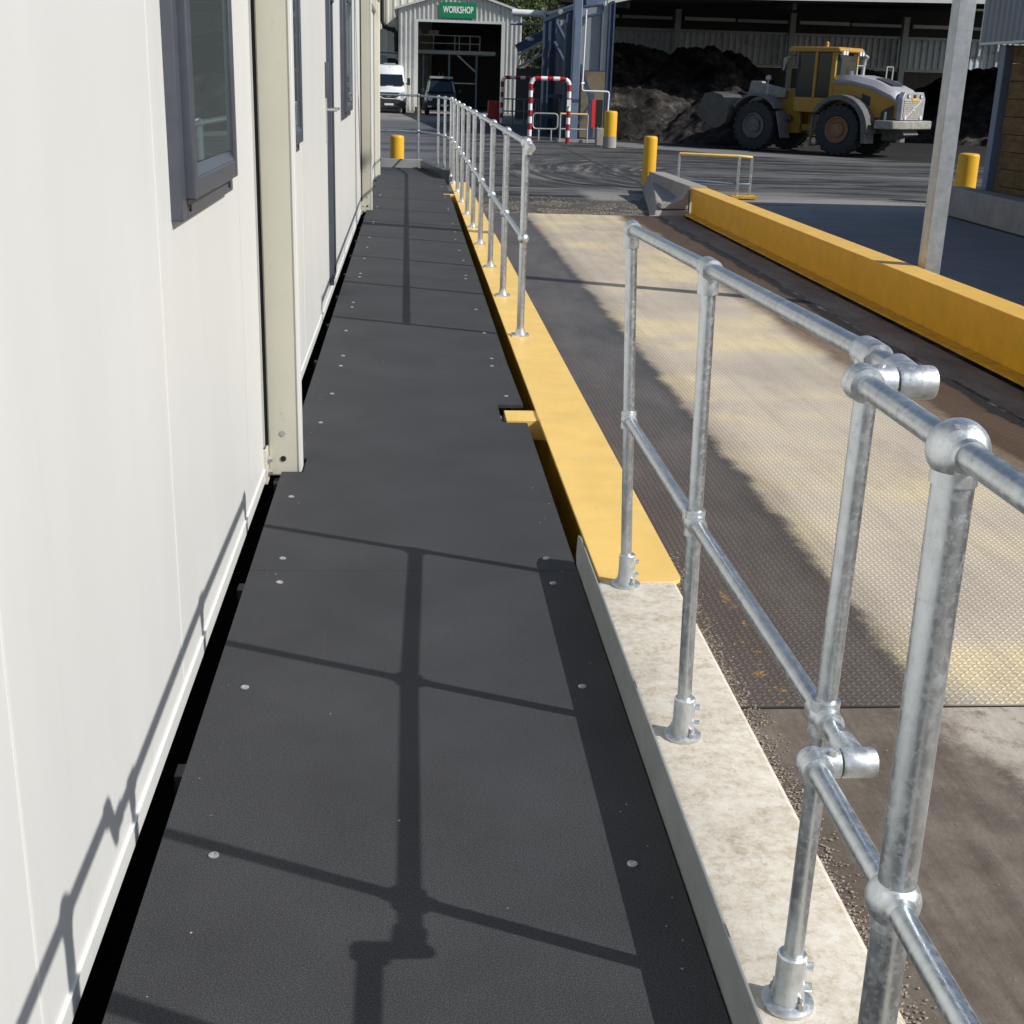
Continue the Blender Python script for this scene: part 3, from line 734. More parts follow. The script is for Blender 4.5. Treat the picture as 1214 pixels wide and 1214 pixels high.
# ------------------------------------------------------------------ handrails
def flange(th, parent, x, y, z, r=.048, tilt=0, square=False, big=True):
    mb = MB()
    if square: mb.box(x-.055, x+.055, y-.05, y+.05, z, z+.010)
    else: mb.lathe([(r, 0), (r, .006), (r*.85, .010), (r*.5, .014)], (x, y, z+.001), n=28)
    fl = th.part('base_flange', mb, 'fitting', parent, bevel=.002 if square else 0)
    rr = .027 if big else .034
    th.part('base_socket', MB().lathe([(rr*1.18, .008), (rr*1.06, .03), (rr, .05), (rr, .105), (rr*.88, .108)], (x, y, z+.001), n=24)
            .cyl((x+rr*.7, y-.006, z+.085), (x+rr+.010, y-.010, z+.085), .008, n=8).cyl((x+rr*.7, y-.006, z+.04), (x+rr+.012, y-.010, z+.04), .008, n=8), 'fitting', parent)
    if not square:
        for a in (-60, 120):
            bx, by = x+r*.68*math.cos(math.radians(a)), y+r*.68*math.sin(math.radians(a))
            th.part('anchor_bolt', MB().cyl((bx, by, z+.008), (bx, by, z+.013), .011, n=14).cyl((bx, by, z+.013), (bx, by, z+.022), .0085, n=6).cyl((bx, by, z+.022), (bx, by, z+.034), .0045, n=8), 'steel_bolt', parent)
    return fl
RR, RP = .0168, .0178
hr = Thing('handrail', (.69, 2.6, 0), 'near galvanised tube handrail bolted to the concrete plinth, with a sideways jog', 'handrail')
posts = [((.722, 3.90, 0), (.672, 3.90, 1.163)), ((.702, 2.87, 0), (.678, 2.87, 1.188)), ((.692, 1.87, 0), (.702, 1.87, 1.199))]
tops = []; mids = []
for a, b in posts:
    A, B = Vector(a), Vector(b); p = hr.part('post', MB().cyl(A, B, RP, n=24), 'galv')
    flange(hr, p, *a); M_ = A+(B-A)*(.575/1.18)
    tops.append(B); mids.append(M_)
# extend to the jog
top_end = Vector((.704, 1.735, 1.2005)); mid_end = Vector((.698, 1.745, mids[2].z-.002))
hr.part('top_rail', MB().tube([tops[0]+Vector((0, .0, 0)), tops[1], tops[2], top_end], RR, 20), 'galv')
hr.part('mid_rail', MB().tube([mids[0], mids[1], mids[2], mid_end], RR, 20), 'galv')
for i, (T, m_) in enumerate(zip(tops, mids)):
    dy = Vector((0, 1, 0))
    f = MB().lathe([(.0235, -.034), (.0245, -.030), (.0245, .030), (.0235, .034)], (T.x, T.y, T.z), axis='y', n=24)
    f.lathe([(.0235, -.058), (.0245, -.054), (.0240, -.005)], (T.x, T.y, T.z), n=24)
    if i == 0: f = MB().sphere(T, .0265, 20, 12).lathe([(.0235, -.058), (.0245, -.054), (.0250, -.005)], T, n=24).lathe([(.0235, -.050), (.0245, -.045), (.0250, -.0)], T, axis='y', n=24)
    hr.part('top_fitting', f, 'fitting')
    f = MB().sphere(m_, .0262, 20, 12).lathe([(.0240, -.032), (.0245, -.026), (.0225, 0), (.0245, .026), (.0240, .032)], m_, n=24)
    f.lathe([(.0235, -.036), (.0242, -.030), (.0225, 0), (.0242, .030), (.0235, .036)], m_, axis='y', n=24)
    if i == 0: f = MB().sphere(m_, .0245, 20, 12).lathe([(.0240, -.028), (.0245, -.022), (.0225, 0), (.0245, .022), (.0240, .028)], m_, n=24).lathe([(.0230, -.034), (.0237, -.028), (.0220, 0)], m_, axis='y', n=24)
    hr.part('cross_fitting', f, 'fitting')
# jog fittings: tee lying across the rail and an elbow into the nearer rail
NX = .628
for E_, zz in ((top_end, 1.196), (mid_end, .588)):
    c = Vector((E_.x, E_.y-.035, zz))
    t = MB().cyl((E_.x, E_.y+.035, E_.z), (E_.x, c.y, c.z), .0225, n=24)
    t.lathe([(.0225, -.026), (.0240, -.022), (.0240, .024), (.0225, .028)], c, axis='x', n=28)
    hr.part('tee_fitting', t, 'fitting')
    e = MB().sphere((NX, c.y, c.z), .0265, 22, 14).lathe([(.0235, .0), (.0240, .040), (.0232, c.x-.030-NX)], (NX, c.y, c.z), axis='x', n=24)
    e.lathe([(.0245, -.030), (.0255, -.026), (.0255, 0)], (NX, c.y, c.z), axis='y', n=24)
    hr.part('elbow_fitting', e, 'fitting')
ny = top_end.y-.035
hr.part('near_top_rail', MB().cyl((NX, ny, 1.196), (NX-.003, -.8, 1.190), RR, n=28), 'galv')
hr.part('near_mid_rail', MB().cyl((NX, mid_end.y-.035, .588), (NX-.003, -.8, .580), RR, n=28), 'galv')
for y in (1.365, .15):
    np_ = hr.part('stanchion', MB().cyl((NX+.008, y, 0), (NX, y, 1.175), .0248, n=32), 'galv')
    flange(hr, np_, NX+.008, y, 0, .054, big=False)
    for zz in (1.194, .586):
        xx = NX+.008*(1-zz/1.175)
        b = MB().sphere((NX if zz > 1 else xx-.002, y, zz), .0365, 28, 18)
        b.lathe([(.0275, -.040), (.0275, -.018)], (xx, y, zz), n=28)
        b.lathe([(.0195, -.0375), (.0215, -.030), (.0215, .030), (.0195, .0375)], (NX if zz > 1 else xx-.002, y, zz), axis='y', n=24)
        hr.part('ball_fitting', b, 'fitting', np_)

for (x, z) in ((.655, 1.219), (.655, .611)):
    hr.part('grub_screw', MB().cyl((x, 1.70, z-.006), (x, 1.70, z+.003), .006, n=8), 'steel_bolt')
for z in (1.225, .616):
    hr.part('casting_mark', MB().box(NX-.014, NX-.010, 1.345, 1.352, z-.002, z+.002), 'galv_dull')

# far run
fh = Thing('handrail', (.70, 16, 0), 'long far galvanised handrail of ball jointed posts along the yellow plate', 'handrail')
fy = [8.22, 9.82, 11.39, 13.01, 14.53, 15.95, 17.56, 19.15, 20.71, 22.2]
fx = lambda y: .722-.0028*(y-8.2)
ftz = lambda y: 1.212+.0026*(y-8)
P3 = [(fx(y), y) for y in fy]+[(.60, 23.0), (.50, 23.7), (.15, 24.62), (-.62, 24.62)]
post_me = MB().cyl((0,0,0), (0,0,1.0), .0235, n=16).mesh('post', MAT['galv'])
ball_me = MB().sphere((0,0,0), .036, 16, 10).mesh('ball_fitting', MAT['fitting'])
fl_me = MB().box(-.055, .055, -.05, .05, 0, .011).lathe([(.036, .01), (.027, .04), (.027, .05)], (0,0,0), n=16).mesh('base_flange', MAT['fitting'])
def rel(p, th): return tuple(Vector(p)-Vector(th.o.location))
for i, (x, y) in enumerate(P3):
    z = ftz(y)
    p = link('post', post_me, fh.o, rel((x, y, 0), fh)); p.scale.z = z-.002
    for zz in (z, .625):
        b = link('ball_fitting', ball_me, fh.o, rel((x, y, zz), fh))
    link('base_flange', fl_me, fh.o, rel((x, y, .002), fh))
fh.part('top_rail', MB().tube([(x, y, ftz(y)) for x, y in P3], .019, 14), 'galv')
fh.part('mid_rail', MB().tube([(x, y, .625) for x, y in P3], .018, 14), 'galv')
f = MB().lathe([(.026, -.05), (.027, -.045), (.027, .03)], (P3[0][0]+.012, 8.19, ftz(8.2)-.02), n=20).cyl((P3[0][0], 8.22, ftz(8.2)), (P3[0][0]+.03, 8.16, ftz(8.2)-.035), .028, n=16)
fh.part('end_fitting', f, 'fitting')

# ------------------------------------------------------------------ lamp post (square galvanised column)
lp = Thing('lamp_post', (5.01, 12.1, G), 'tall galvanised square post standing behind the yellow beam', 'post')
lp.part('column', MB().box(4.926, 5.094, 12.016, 12.184, G, 7.5), 'galv_pole', bevel=.012)
lp.part('base_plate', MB().box(4.87, 5.15, 11.96, 12.24, G, G+.02), 'galv_pole', bevel=.003)
for sx in (-.11, .11):
    for sy in (-.11, .11):
        lp.part('anchor_bolt', MB().cyl((5.01+sx, 12.1+sy, G+.02), (5.01+sx, 12.1+sy, G+.07), .013, n=8), 'steel_bolt')
lp.part('arm', MB().bar((5.01, 12.1, 7.4), (7.2, 12.1, 7.6), .09, .09), 'galv_pole')
lp.part('lamp_head', MB().prism([(6.9, 7.55), (7.9, 7.62), (7.9, 7.72), (6.9, 7.68)], 'y', 11.95, 12.25), 'galv_dull', bevel=.02)

# ------------------------------------------------------------------ bollards
def bollard(x, y, r, h, label, rot=0, mat='yellow'):
    n = 28
    th = Thing('bollard', (x, y, G), label, 'bollard', 'yellow safety bollards around the yard')
    th.part('sleeve', MB().lathe([(r, 0), (r, h-.05), (r*.97, h-.025), (r*.86, h-.006), (r*.5, h+.004), (r*.02, h+.006)], (x, y, G), n=n), mat)
    return th
bollard(-.26, 27, .142, .90, 'short yellow bollard beyond the far end of the walkway, left of the rail post')
bollard(4.94, 27, .138, 1.02, 'taller yellow bollard beside the grey end wall of the weighbridge')
b3 = bollard(6.58, 43.5, .215, 1.16, 'dusty yellow bollard at the blue steel structure, left of the dark stockpile')
b3.part('dusty_base', MB().lathe([(.224, 0), (.222, .25), (.217, .36)], (6.58, 43.5, G), n=28), 'concrete')
bollard(10.86, 25.0, .20, .94, 'thick yellow bollard behind the low concrete kerb at the right')

# pipe guard frame beyond the beam
gf = Thing('guard_rail', (5.9, 25, G), 'low pipe guard frame with a yellow top rail beyond the concrete end wall', 'guard rail')
gf.part('top_rail', MB().tube([(5.19, 25.2, .33), (6.27, 24.8, .33), (6.54, 24.9, .31)], .026, 10), 'yellow_top')
for x, y, z in ((5.19, 25.2, .33), (6.27, 24.8, .33), (6.54, 24.9, .31)):
    gf.part('post', MB().cyl((x, y, G), (x, y, z), .027, n=10), 'galv')
gf.part('mid_rail', MB().tube([(5.19, 25.2, -.15), (6.27, 24.8, -.19), (6.54, 24.9, -.19)], .022, 10), 'steel_blue')
gf.part('foot_plate', MB().box(6.15, 6.65, 24.65, 25.05, G, G+.05), 'yellow')

# ------------------------------------------------------------------ corrugated sheet helper
def corr(x0, x1, z0, z1, y, pitch=.25, depth=.04, topf=None, axis='x'):
    """trapezoid ribbed sheet; axis 'x' spans x at depth y, axis 'y' spans y at x=y"""
    mb = MB(); n = int((x1-x0)/pitch); pts = []
    for i in range(n):
        a = x0+i*(x1-x0)/n; p = (x1-x0)/n
        pts += [(a, 0), (a+p*.55, 0), (a+p*.65, 1), (a+p*.9, 1)]
    pts.append((x1, 0))
    vs = []
    for u, k in pts:
        zt = topf(u) if topf else z1; dd = -depth*k
        if axis == 'x': vs += [(u, y+dd, z0), (u, y+dd, zt)]
        else: vs += [(y+dd, u, z0), (y+dd, u, zt)]
    mb.add(vs, [(2*i, 2*i+2, 2*i+3, 2*i+1) for i in range(len(pts)-1)])
    return mb

# ------------------------------------------------------------------ building at the right
rbld = Thing('side_building', (11.5, 16, G), 'building at the right edge with grey ribbed cladding over brown timber sleepers', 'building')
CX, CY = 9.5, 21.9
s = corr(-2, CY+.05, 2.40, 3.55, CX, .20, .035, axis='y'); rbld.part('cladding', s, 'clad_blue', smooth=False)
rbld.part('cladding_trim', MB().box(CX-.045, CX+.02, CY+.052, CY+.09, 2.36, 3.6).box(CX-.04, CX+.02, -2, CY+.05, 2.36, 2.398), 'clad_trim')
rbld.part('gable_cladding', corr(CX+.03, 16, 2.4, 3.5, CY+.08, .2, .03), 'clad_blue', smooth=False)
rbld.part('roof', MB().box(CX+.03, 17, -2, CY+.06, 3.5, 3.57), 'clad_blue')
rbld.part('corner_column', MB().box(9.82, 9.98, 21.75, 21.95, G, 2.37), 'steel_blue', bevel=.01)
rbld.part('core', MB().box(10.12, 16.5, -2, 21.7, G, 3.49), 'dark_room')
for k in range(10):
    z = G+.02+k*.28
    if z+.27 > 2.38: break
    for a, b in ((15.2, 18.4), (18.42, 21.70)):
        j = random.uniform(-.012, .012)
        rbld.part('sleeper', MB().box(9.93+j, 10.1, a, b, z, z+.272), 'wood', bevel=.008)
kw = Thing('kerb_wall', (9.6, 20.5, G), 'low grey concrete kerb wall in front of the timber wall at the right edge', 'kerb')
kw.part('block', MB().prism([(9.42, 22.4), (9.30, 18.6), (9.0, 12), (9.72, 12), (9.78, 22.4)], 'z', G, .04), 'concrete', bevel=.02)

# ------------------------------------------------------------------ workshop
WY = 84
wk = Thing('workshop', (3.05, WY, G), 'pale corrugated workshop with a wide open door and green sign', 'building')
xa, xb, eav, pk = -.78, 6.86, 5.5, 6.6
topf = lambda u: eav+(pk-eav)*(1-abs(u-3.04)/3.82)
d0, d1, dz = .33, 5.75, 4.84
wk.part('front_wall', corr(xa, d0, G, 0, WY, .26, .09, topf), 'clad', smooth=False)
wk.part('front_wall', corr(d1, xb, G, 0, WY, .26, .09, topf), 'clad', smooth=False)
wk.part('front_wall', corr(d0, d1, dz, 0, WY, .26, .09, topf), 'clad', smooth=False)
wk.part('door_frame', MB().box(d0-.09, d0+.14, WY-.13, WY-.08, G, dz+.11).box(d1-.14, d1+.09, WY-.13, WY-.08, G, dz+.11).box(d0+.14, d1-.14, WY-.13, WY-.08, dz-.04, dz+.11), 'clad_trim')
wk.part('side_wall', corr(WY, WY+16, G, eav, xb, .26, .05, axis='y'), 'clad', smooth=False)
wk.part('side_wall', MB().box(xa, xa+.05, WY, WY+16, G, eav), 'clad')
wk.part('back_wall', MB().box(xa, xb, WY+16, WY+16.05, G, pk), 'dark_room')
rf = MB().prism([(xa-.22, eav-.07), (3.04, pk+.06), (xb+.22, eav-.07), (xb+.22, eav+.06), (3.04, pk+.19), (xa-.22, eav+.06)], 'y', WY-.35, WY+16.2)
wk.part('roof', rf, 'clad_trim')
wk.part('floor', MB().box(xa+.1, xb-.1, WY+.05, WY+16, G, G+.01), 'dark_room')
mz = wk.part('mezzanine', MB().box(.2, 5.6, WY+5, WY+12, 3.05, 3.28), 'beam_grey')
for z in (3.72, 4.20): wk.part('mezzanine_rail', MB().cyl((.2, WY+5, z), (4.55, WY+5, z), .035, n=8), 'beam_grey', mz)
for x in (1.5, 2.9, 3.2, 3.9, 4.55): wk.part('mezzanine_post', MB().cyl((x, WY+5, 3.28), (x, WY+5, 4.2), .035, n=8), 'beam_grey', mz)
for x in (.85, 2.55, 4.35): wk.part('column', MB().box(x-.06, x+.06, WY+4.95, WY+5.07, G, 3.05), 'steel_blue')
wk.part('brace', MB().bar((3.1, WY+5, 3.0), (4.3, WY+5, 2.0), .10, .10), 'beam_grey')
wk.part('shelf_beam', MB().box(2.9, 4.3, WY+5, WY+5.08, 1.22, 1.30), 'beam_grey')
for x0 in (.45, 1.2, 1.55): wk.part('stored_box', MB().box(x0, x0+.3, WY+5.5, WY+5.9, 4.22, 4.52), 'galv_dull')
sg = wk.part('sign_board', MB().box(1.80, 4.03, WY-.20, WY-.14, 5.07, 5.97), 'green_sign')
tc = bpy.data.curves.new('sign_text', 'FONT'); tc.body = 'WORKSHOP'; tc.size = .50; tc.align_x = 'CENTER'; tc.align_y = 'CENTER'; tc.extrude = .006; tc.offset = .012
to = bpy.data.objects.new('sign_text_curve', tc); col.objects.link(to)
bpy.context.view_layer.update()
tm = bpy.data.meshes.new_from_object(to.evaluated_get(bpy.context.evaluated_depsgraph_get()))
wdt = max(v.co.x for v in tm.vertices)-min(v.co.x for v in tm.vertices)
bpy.data.objects.remove(to)
tm.materials.clear(); tm.materials.append(MAT['sign_white'])
tx = link('sign_lettering', tm, sg); tx.location = Vector((2.915, WY-.208, 5.52))-Vector(wk.o.location)
tx.rotation_euler = (math.pi/2, 0, 0); tx.scale = (1.86/wdt, 1.05, 1)

# cream plant building behind, with black pipe and a dark unit
cb = Thing('plant_building', (-4, 96, G), 'tall cream building behind the workshop with a black bent pipe', 'building')
cb.part('wall', corr(-14, 1.5, G, 11, 96, .5, .04), 'cream_wall', smooth=False)
pts = [(-1.95, 95.4, 9), (-1.95, 95.4, 5.2), (-1.8, 95.4, 4.85), (-1.5, 95.4, 4.7), (-1.2, 95.4, 4.65), (-1.0, 95.4, 4.45), (-.98, 95.4, 4.1), (-.98, 95.4, 3.2)]
cb.part('drain_pipe', MB().tube(pts, .15, 10), 'black')
for p in (pts[2], pts[4], pts[6]):
    cb.part('pipe_collar', MB().sphere(p, .19, 10, 8), 'black')
du = Thing('machinery_unit', (-1.7, 90, G), 'dark boxy machinery unit behind the white van', 'machine')
du.part('casing', MB().prism([(-3.2, G), (-.6, G), (-.6, 2.35), (-1.0, 2.7), (-2.6, 2.7), (-3.2, 2.3)], 'y', 89.5, 91.5), 'black')
du.part('rail', MB().bar((-3.2, 89.4, 3.05), (-.6, 89.4, 3.0), .08, .08), 'navy')
du.part('panel', MB().box(-2.3, -1.5, 89.42, 89.49, 2.3, 2.85), 'clad_blue')

# ------------------------------------------------------------------ vehicles (front faces the camera, local: x right, -y front)
def wheel(th, x, y, r, w_, parent=None):
    wh = th.part('wheel', MB().lathe([(r*.62, -w_/2), (r*.93, -w_/2), (r, -w_*.36), (r, w_*.36), (r*.93, w_/2), (r*.62, w_/2)], (x, y, r), axis='x', n=24), 'tyre')
    th.part('rim', MB().lathe([(r*.6, -w_*.42), (r*.6, w_*.42)], (x, y, r), axis='x', n=16), 'galv_dull', wh)
def loft(mb, secs):
    """secs: list of (y, [(x,z)...]) same count"""
    n = len(secs[0][1]); vs = [(x, y, z) for y, ring in secs for x, z in ring]; fs = []
    for i in range(len(secs)-1):
        for k in range(n): fs.append((i*n+k, i*n+(k+1) % n, (i+1)*n+(k+1) % n, (i+1)*n+k))
    fs += [tuple(range(n)), tuple(range((len(secs)-1)*n, len(secs)*n))[::-1]]
    return mb.add(vs, fs)
def ringbox(w0, w1, z0, z1, c=.12):
    """rounded section, w0 half-width at bottom, w1 at top"""
    h = z1-z0
    return [(-w0, z0), (w0, z0), (w0+.02, z0+.35*h), ((w0+w1)/2+.01, z0+.6*h), (w1+.02, z1-c), (w1-c, z1), (-w1+c, z1), (-w1-.02, z1-c), (-(w0+w1)/2-.01, z0+.6*h), (-w0-.02, z0+.35*h)]
# white van
van = Thing('van', (-1.22, 78.2, G), 'white high roof van parked nose out left of the workshop door', 'van', local=True)
b = MB(); loft(b, [(0.0, ringbox(.86, .78, .35, 1.02)), (.12, ringbox(.95, .86, .28, 1.18)), (.75, ringbox(.98, .9, .28, 1.38)), (1.02, ringbox(.99, .86, .28, 1.62)), (1.75, ringbox(.99, .80, .28, 2.42)), (2.1, ringbox(.99, .80, .28, 2.62)), (2.6, ringbox(.99, .80, .28, 2.68)), (6.2, ringbox(.99, .80, .28, 2.66)), (6.3, ringbox(.97, .78, .3, 2.6))])
van.part('body', b, 'white', bevel=.03)
def shield(x0b, x1b, z0, x0t, x1t, z1, ya, yb, t=.02):
    """sloped slab between (bottom at y=ya) and (top at y=yb)"""
    return MB().add([(x0b, ya, z0), (x1b, ya, z0), (x1t, yb, z1), (x0t, yb, z1), (x0b, ya-t, z0+t), (x1b, ya-t, z0+t), (x1t, yb-t, z1+t), (x0t, yb-t, z1+t)],
                    [(0,1,2,3),(4,7,6,5),(0,4,5,1),(1,5,6,2),(2,6,7,3),(3,7,4,0)])
van.part('windscreen', shield(-.84, .84, 1.52, -.76, .76, 2.10, .86, 1.44, .03), 'car_glass')
van.part('grille', MB().prism([(-.62, 1.14), (.62, 1.14), (.50, .92), (.30, .82), (-.30, .82), (-.50, .92)], 'y', -.05, .1), 'plastic')
gs = MB().tube([(-.66, -.045, 1.17), (-.54, -.05, .90), (-.31, -.055, .785), (.31, -.055, .785), (.54, -.05, .90), (.66, -.045, 1.17)], .025, 8)
van.part('grille_surround', gs, 'white')
van.part('badge', MB().bar((-.09, -.06, .90), (.09, -.06, 1.05), .02, .05).lathe([(.085, 0), (.085, -.006)], (0, -.052, .975), axis='y', n=18), 'galv_dull')
van.part('bumper', MB().prism([(-.93, .30), (.93, .30), (.95, .62), (.60, .76), (-.60, .76), (-.95, .62)], 'y', -.10, .12), 'plastic', bevel=.03)
van.part('number_plate', MB().box(-.26, .26, -.125, -.105, .42, .53), 'sign_white')
for s_ in (-1, 1):
    van.part('headlight', MB().prism([(s_*.66, .82), (s_*.90, .74), (s_*.93, 1.22), (s_*.74, 1.16)], 'y', -.01, .2), 'lamp', bevel=.02)
    van.part('mirror', MB().box(s_*1.04, s_*1.22, .95, 1.08, 1.55, 1.95).bar((s_*.95, 1.0, 1.62), (s_*1.08, 1.0, 1.65), .05, .05), 'plastic', bevel=.02)
    wheel(van, s_*.86, .95, .36, .24); wheel(van, s_*.86, 5.0, .36, .24)
van.part('roof_light', MB().box(-.35, .35, 2.2, 2.35, 2.66, 2.76), 'galv_dull')
van.part('roof_badge', MB().lathe([(.06, 0), (.06, -.02)], (0, 1.95, 2.50), axis='y', n=14), 'plastic')
van.part('wiper', MB().box(-.55, -.15, .80, .84, 1.50, 1.53).box(.30, .75, .80, .84, 1.50, 1.53), 'plastic')
# dark four-wheel drive
car = Thing('off_road_vehicle', (1.77, 75.6, G), 'dark boxy off road vehicle with a roof rack parked in front of the workshop door', 'car', local=True)
b = MB(); loft(b, [(0.0, ringbox(.80, .76, .45, 1.02, .08)), (.10, ringbox(.86, .82, .42, 1.10, .08)), (1.15, ringbox(.88, .84, .40, 1.18, .08)), (1.16, ringbox(.90, .82, .40, 1.2, .08)), (1.65, ringbox(.90, .70, .40, 1.86, .1)), (1.95, ringbox(.90, .69, .40, 1.93, .1)), (4.3, ringbox(.90, .70, .40, 1.93, .1)), (4.5, ringbox(.88, .70, .42, 1.88, .1))])
car.part('body', b, 'car_dark', bevel=.03)
car.part('windscreen', shield(-.72, .72, 1.24, -.62, .62, 1.76, 1.16, 1.56, .03), 'car_glass')
car.part('screen_trim', MB().bar((-.76, 1.12, 1.22), (-.65, 1.52, 1.80), .05, .04).bar((.76, 1.12, 1.22), (.65, 1.52, 1.80), .05, .04), 'galv_dull')
car.part('roof_rack', MB().box(-.62, .62, 1.6, 3.6, 2.0, 2.06).box(-.66, .66, 1.58, 1.62, 1.98, 2.10), 'galv_dull')
car.part('antenna', MB().cyl((-.1, 1.9, 2.06), (-.12, 1.9, 2.32), .012, n=6).cyl((.1, 1.9, 2.06), (.1, 1.9, 2.30), .012, n=6), 'plastic')
car.part('grille', MB().box(-.45, .45, -.04, .02, .72, .98), 'plastic')
car.part('bull_bar', MB().tube([(-.42, -.10, .55), (-.40, -.12, 1.02), (.40, -.12, 1.02), (.42, -.10, .55)], .03, 8), 'plastic')
car.part('grille_ring', MB().lathe([(.16, 0), (.17, -.03), (.13, -.035)], (-.33, -.04, .86), axis='y', n=20).lathe([(.16, 0), (.17, -.03), (.13, -.035)], (.33, -.04, .86), axis='y', n=20), 'plastic')
car.part('bumper', MB().box(-.88, .88, -.12, .08, .42, .66), 'plastic', bevel=.03)
car.part('number_plate', MB().box(-.05, .40, -.145, -.122, .50, .61), 'sign_white')
for s_ in (-1, 1):
    car.part('headlight', MB().lathe([(.135, .0), (.135, -.03), (.10, -.05)], (s_*.64, -.01, .90), axis='y', n=18), 'lamp')
    car.part('fog_lamp', MB().box(s_*.55, s_*.78, -.135, -.121, .44, .52), 'lamp')
    car.part('mirror', MB().box(s_*.98, s_*1.14, 1.15, 1.25, 1.20, 1.42).bar((s_*.88, 1.2, 1.24), (s_*1.0, 1.2, 1.26), .04, .04), 'plastic', bevel=.02)
    wheel(car, s_*.80, .85, .38, .25); wheel(car, s_*.80, 3.6, .38, .25)
ob = solo('orange_crate', MB().box(.28, .66, 80, 80.5, G, -.12).box(.24, .70, 79.9, 80.6, G+.001, G+.06), 'orange', (.45, 80.2, G), 'small orange crate on the ground between the van and the dark vehicle', 'crate')

# ------------------------------------------------------------------ striped hoop guards
def hoop(x0, x1, y, ztop, r, label, nseg, ry=0):
    th = Thing('hoop_guard', ((x0+x1)/2, y, G), label, 'hoop guard', 'red and white striped hoop guards')
    R_ = .22
    path = [(x0, y, G), (x0, y, ztop-R_)]+arc((x0+R_, y, ztop-R_), R_, 180, 90, 6)[1:]+[(x1-R_, y, ztop)]+arc((x1-R_, y, ztop-R_), R_, 90, 0, 6)[1:]+[(x1, y, G)]
    P = [Vector(p) for p in path]; L = [0]
    for a, b_ in zip(P, P[1:]): L.append(L[-1]+(b_-a).length)
    def at(s):
        for i in range(len(P)-1):
            if s <= L[i+1]: return P[i].lerp(P[i+1], (s-L[i])/(L[i+1]-L[i]))
        return P[-1]
    n = nseg
    for i in range(n):
        a, b_ = L[-1]*i/n, L[-1]*(i+1)/n
        seg = [at(a)]+[P[j] for j in range(len(P)) if a+1e-4 < L[j] < b_-1e-4]+[at(b_)]
        th.part('red_band' if i % 2 == 0 else 'white_band', MB().tube(seg, r, 12), 'red_paint' if i % 2 == 0 else 'sign_white')
    return th
h1 = hoop(4.10, 5.42, 45.6, 1.66, .072, 'nearer red and white striped hoop guard in front of the blue columns', 25)
h1.part('number_tag', MB().box(5.35, 5.49, 45.50, 45.52, .78, 1.0), 'sign_white')
hoop(4.0, 5.35, 58.5, 1.68, .075, 'farther red and white striped hoop guard beside the workshop corner', 25)
# galvanised guard rails
def loop_rail(pts, r, th, name='frame', mat='galv_dull', closed=True): return th.part(name, MB().tube(pts, r, 8, closed), mat)
gr1 = Thing('guard_rail', (4.8, 47.5, G), 'rounded grey tube guard between the striped hoop posts', 'guard rail')
x0, x1, z0, z1, y = 4.38, 5.27, -.05, .48, 47.5
pp = arc((x0+.12, y, z0+.12), .12, 180, 270, 4)+arc((x1-.12, y, z0+.12), .12, 270, 360, 4)+arc((x1-.12, y, z1-.12), .12, 0, 90, 4)+arc((x0+.12, y, z1-.12), .12, 90, 180, 4)
loop_rail(pp, .028, gr1); gr1.part('stand', MB().cyl((4.6, y, G), (4.6, y, z0), .028, n=8).cyl((5.05, y, G), (5.05, y, z0), .028, n=8), 'galv_dull')
gr2 = Thing('guard_rail', (5.85, 46.5, G), 'square grey tube guard with a yellow top in front of the blue column', 'guard rail')
for x in (5.25, 6.22): gr2.part('post', MB().cyl((x, 46.5, G), (x, 46.5, .50), .03, n=8), 'galv_dull')
gr2.part('top_rail', MB().cyl((5.25, 46.5, .51), (6.22, 46.5, .51), .032, n=8), 'yellow_top')
gr2.part('mid_rail', MB().cyl((5.25, 46.5, .0), (6.22, 46.5, .0), .028, n=8), 'galv_dull')
gr2.part('kerb', MB().box(5.2, 7.0, 46.6, 46.9, G, G+.1), 'concrete')
# dark steel fence beyond the hoops
fn = Thing('steel_fence', (5.0, 62, G), 'dark steel tube fence behind the striped hoops', 'fence')
for x in (4.2, 4.75, 5.3, 5.85, 6.5): fn.part('post', MB().cyl((x, 62, G), (x, 62, .75), .035, n=8), 'steel_blue')
for z in (.74, .2): fn.part('rail', MB().cyl((4.2, 62, z), (6.5, 62, z), .03, n=8), 'steel_blue')
rb_ = Thing('red_cabinet', (3.75, 60, G), 'red fire cabinet standing at the workshop corner', 'cabinet')
rb_.part('cabinet_body', MB().box(3.5, 4.02, 60, 60.4, G+.1, .66), 'red_paint', bevel=.02)
rb_.part('legs', MB().box(3.54, 3.6, 60.1, 60.3, G, G+.1).box(3.92, 3.98, 60.1, 60.3, G, G+.1), 'black')
rb_.part('door', MB().box(3.54, 3.98, 59.975, 59.998, G+.16, .60), 'red_paint', bevel=.005)

# ------------------------------------------------------------------ blue steel structure
bs = Thing('steel_structure', (6.0, 50, G), 'navy steel trestle structure of tall columns and braces beside the open shed', 'structure')
bs.part('main_column', MB().box(5.76, 6.06, 48.0, 48.3, G, 4.6), 'steel_blue', bevel=.02, label='pale blue grey main column')
for x, y, w_ in ((5.22, 52, .24), (5.55, 52.8, .28), (5.99, 51, .30), (7.45, 50.2, .22)):
    bs.part('column', MB().box(x-w_/2, x-w_/2+.06, y, y+.3, G, 4.1 if x < 7 else 4.4).box(x+w_/2-.06, x+w_/2, y, y+.3, G, 4.1 if x < 7 else 4.4).box(x-w_/2+.06, x+w_/2-.06, y+.12, y+.18, G, 4.1 if x < 7 else 4.4), 'navy')
bs.part('brace', MB().bar((5.6, 52.2, 3.7), (6.05, 51.2, 2.7), .1, .12), 'navy')
bs.part('brace', MB().bar((5.55, 52.2, 3.0), (6.0, 51.2, 2.0), .1, .12), 'navy')
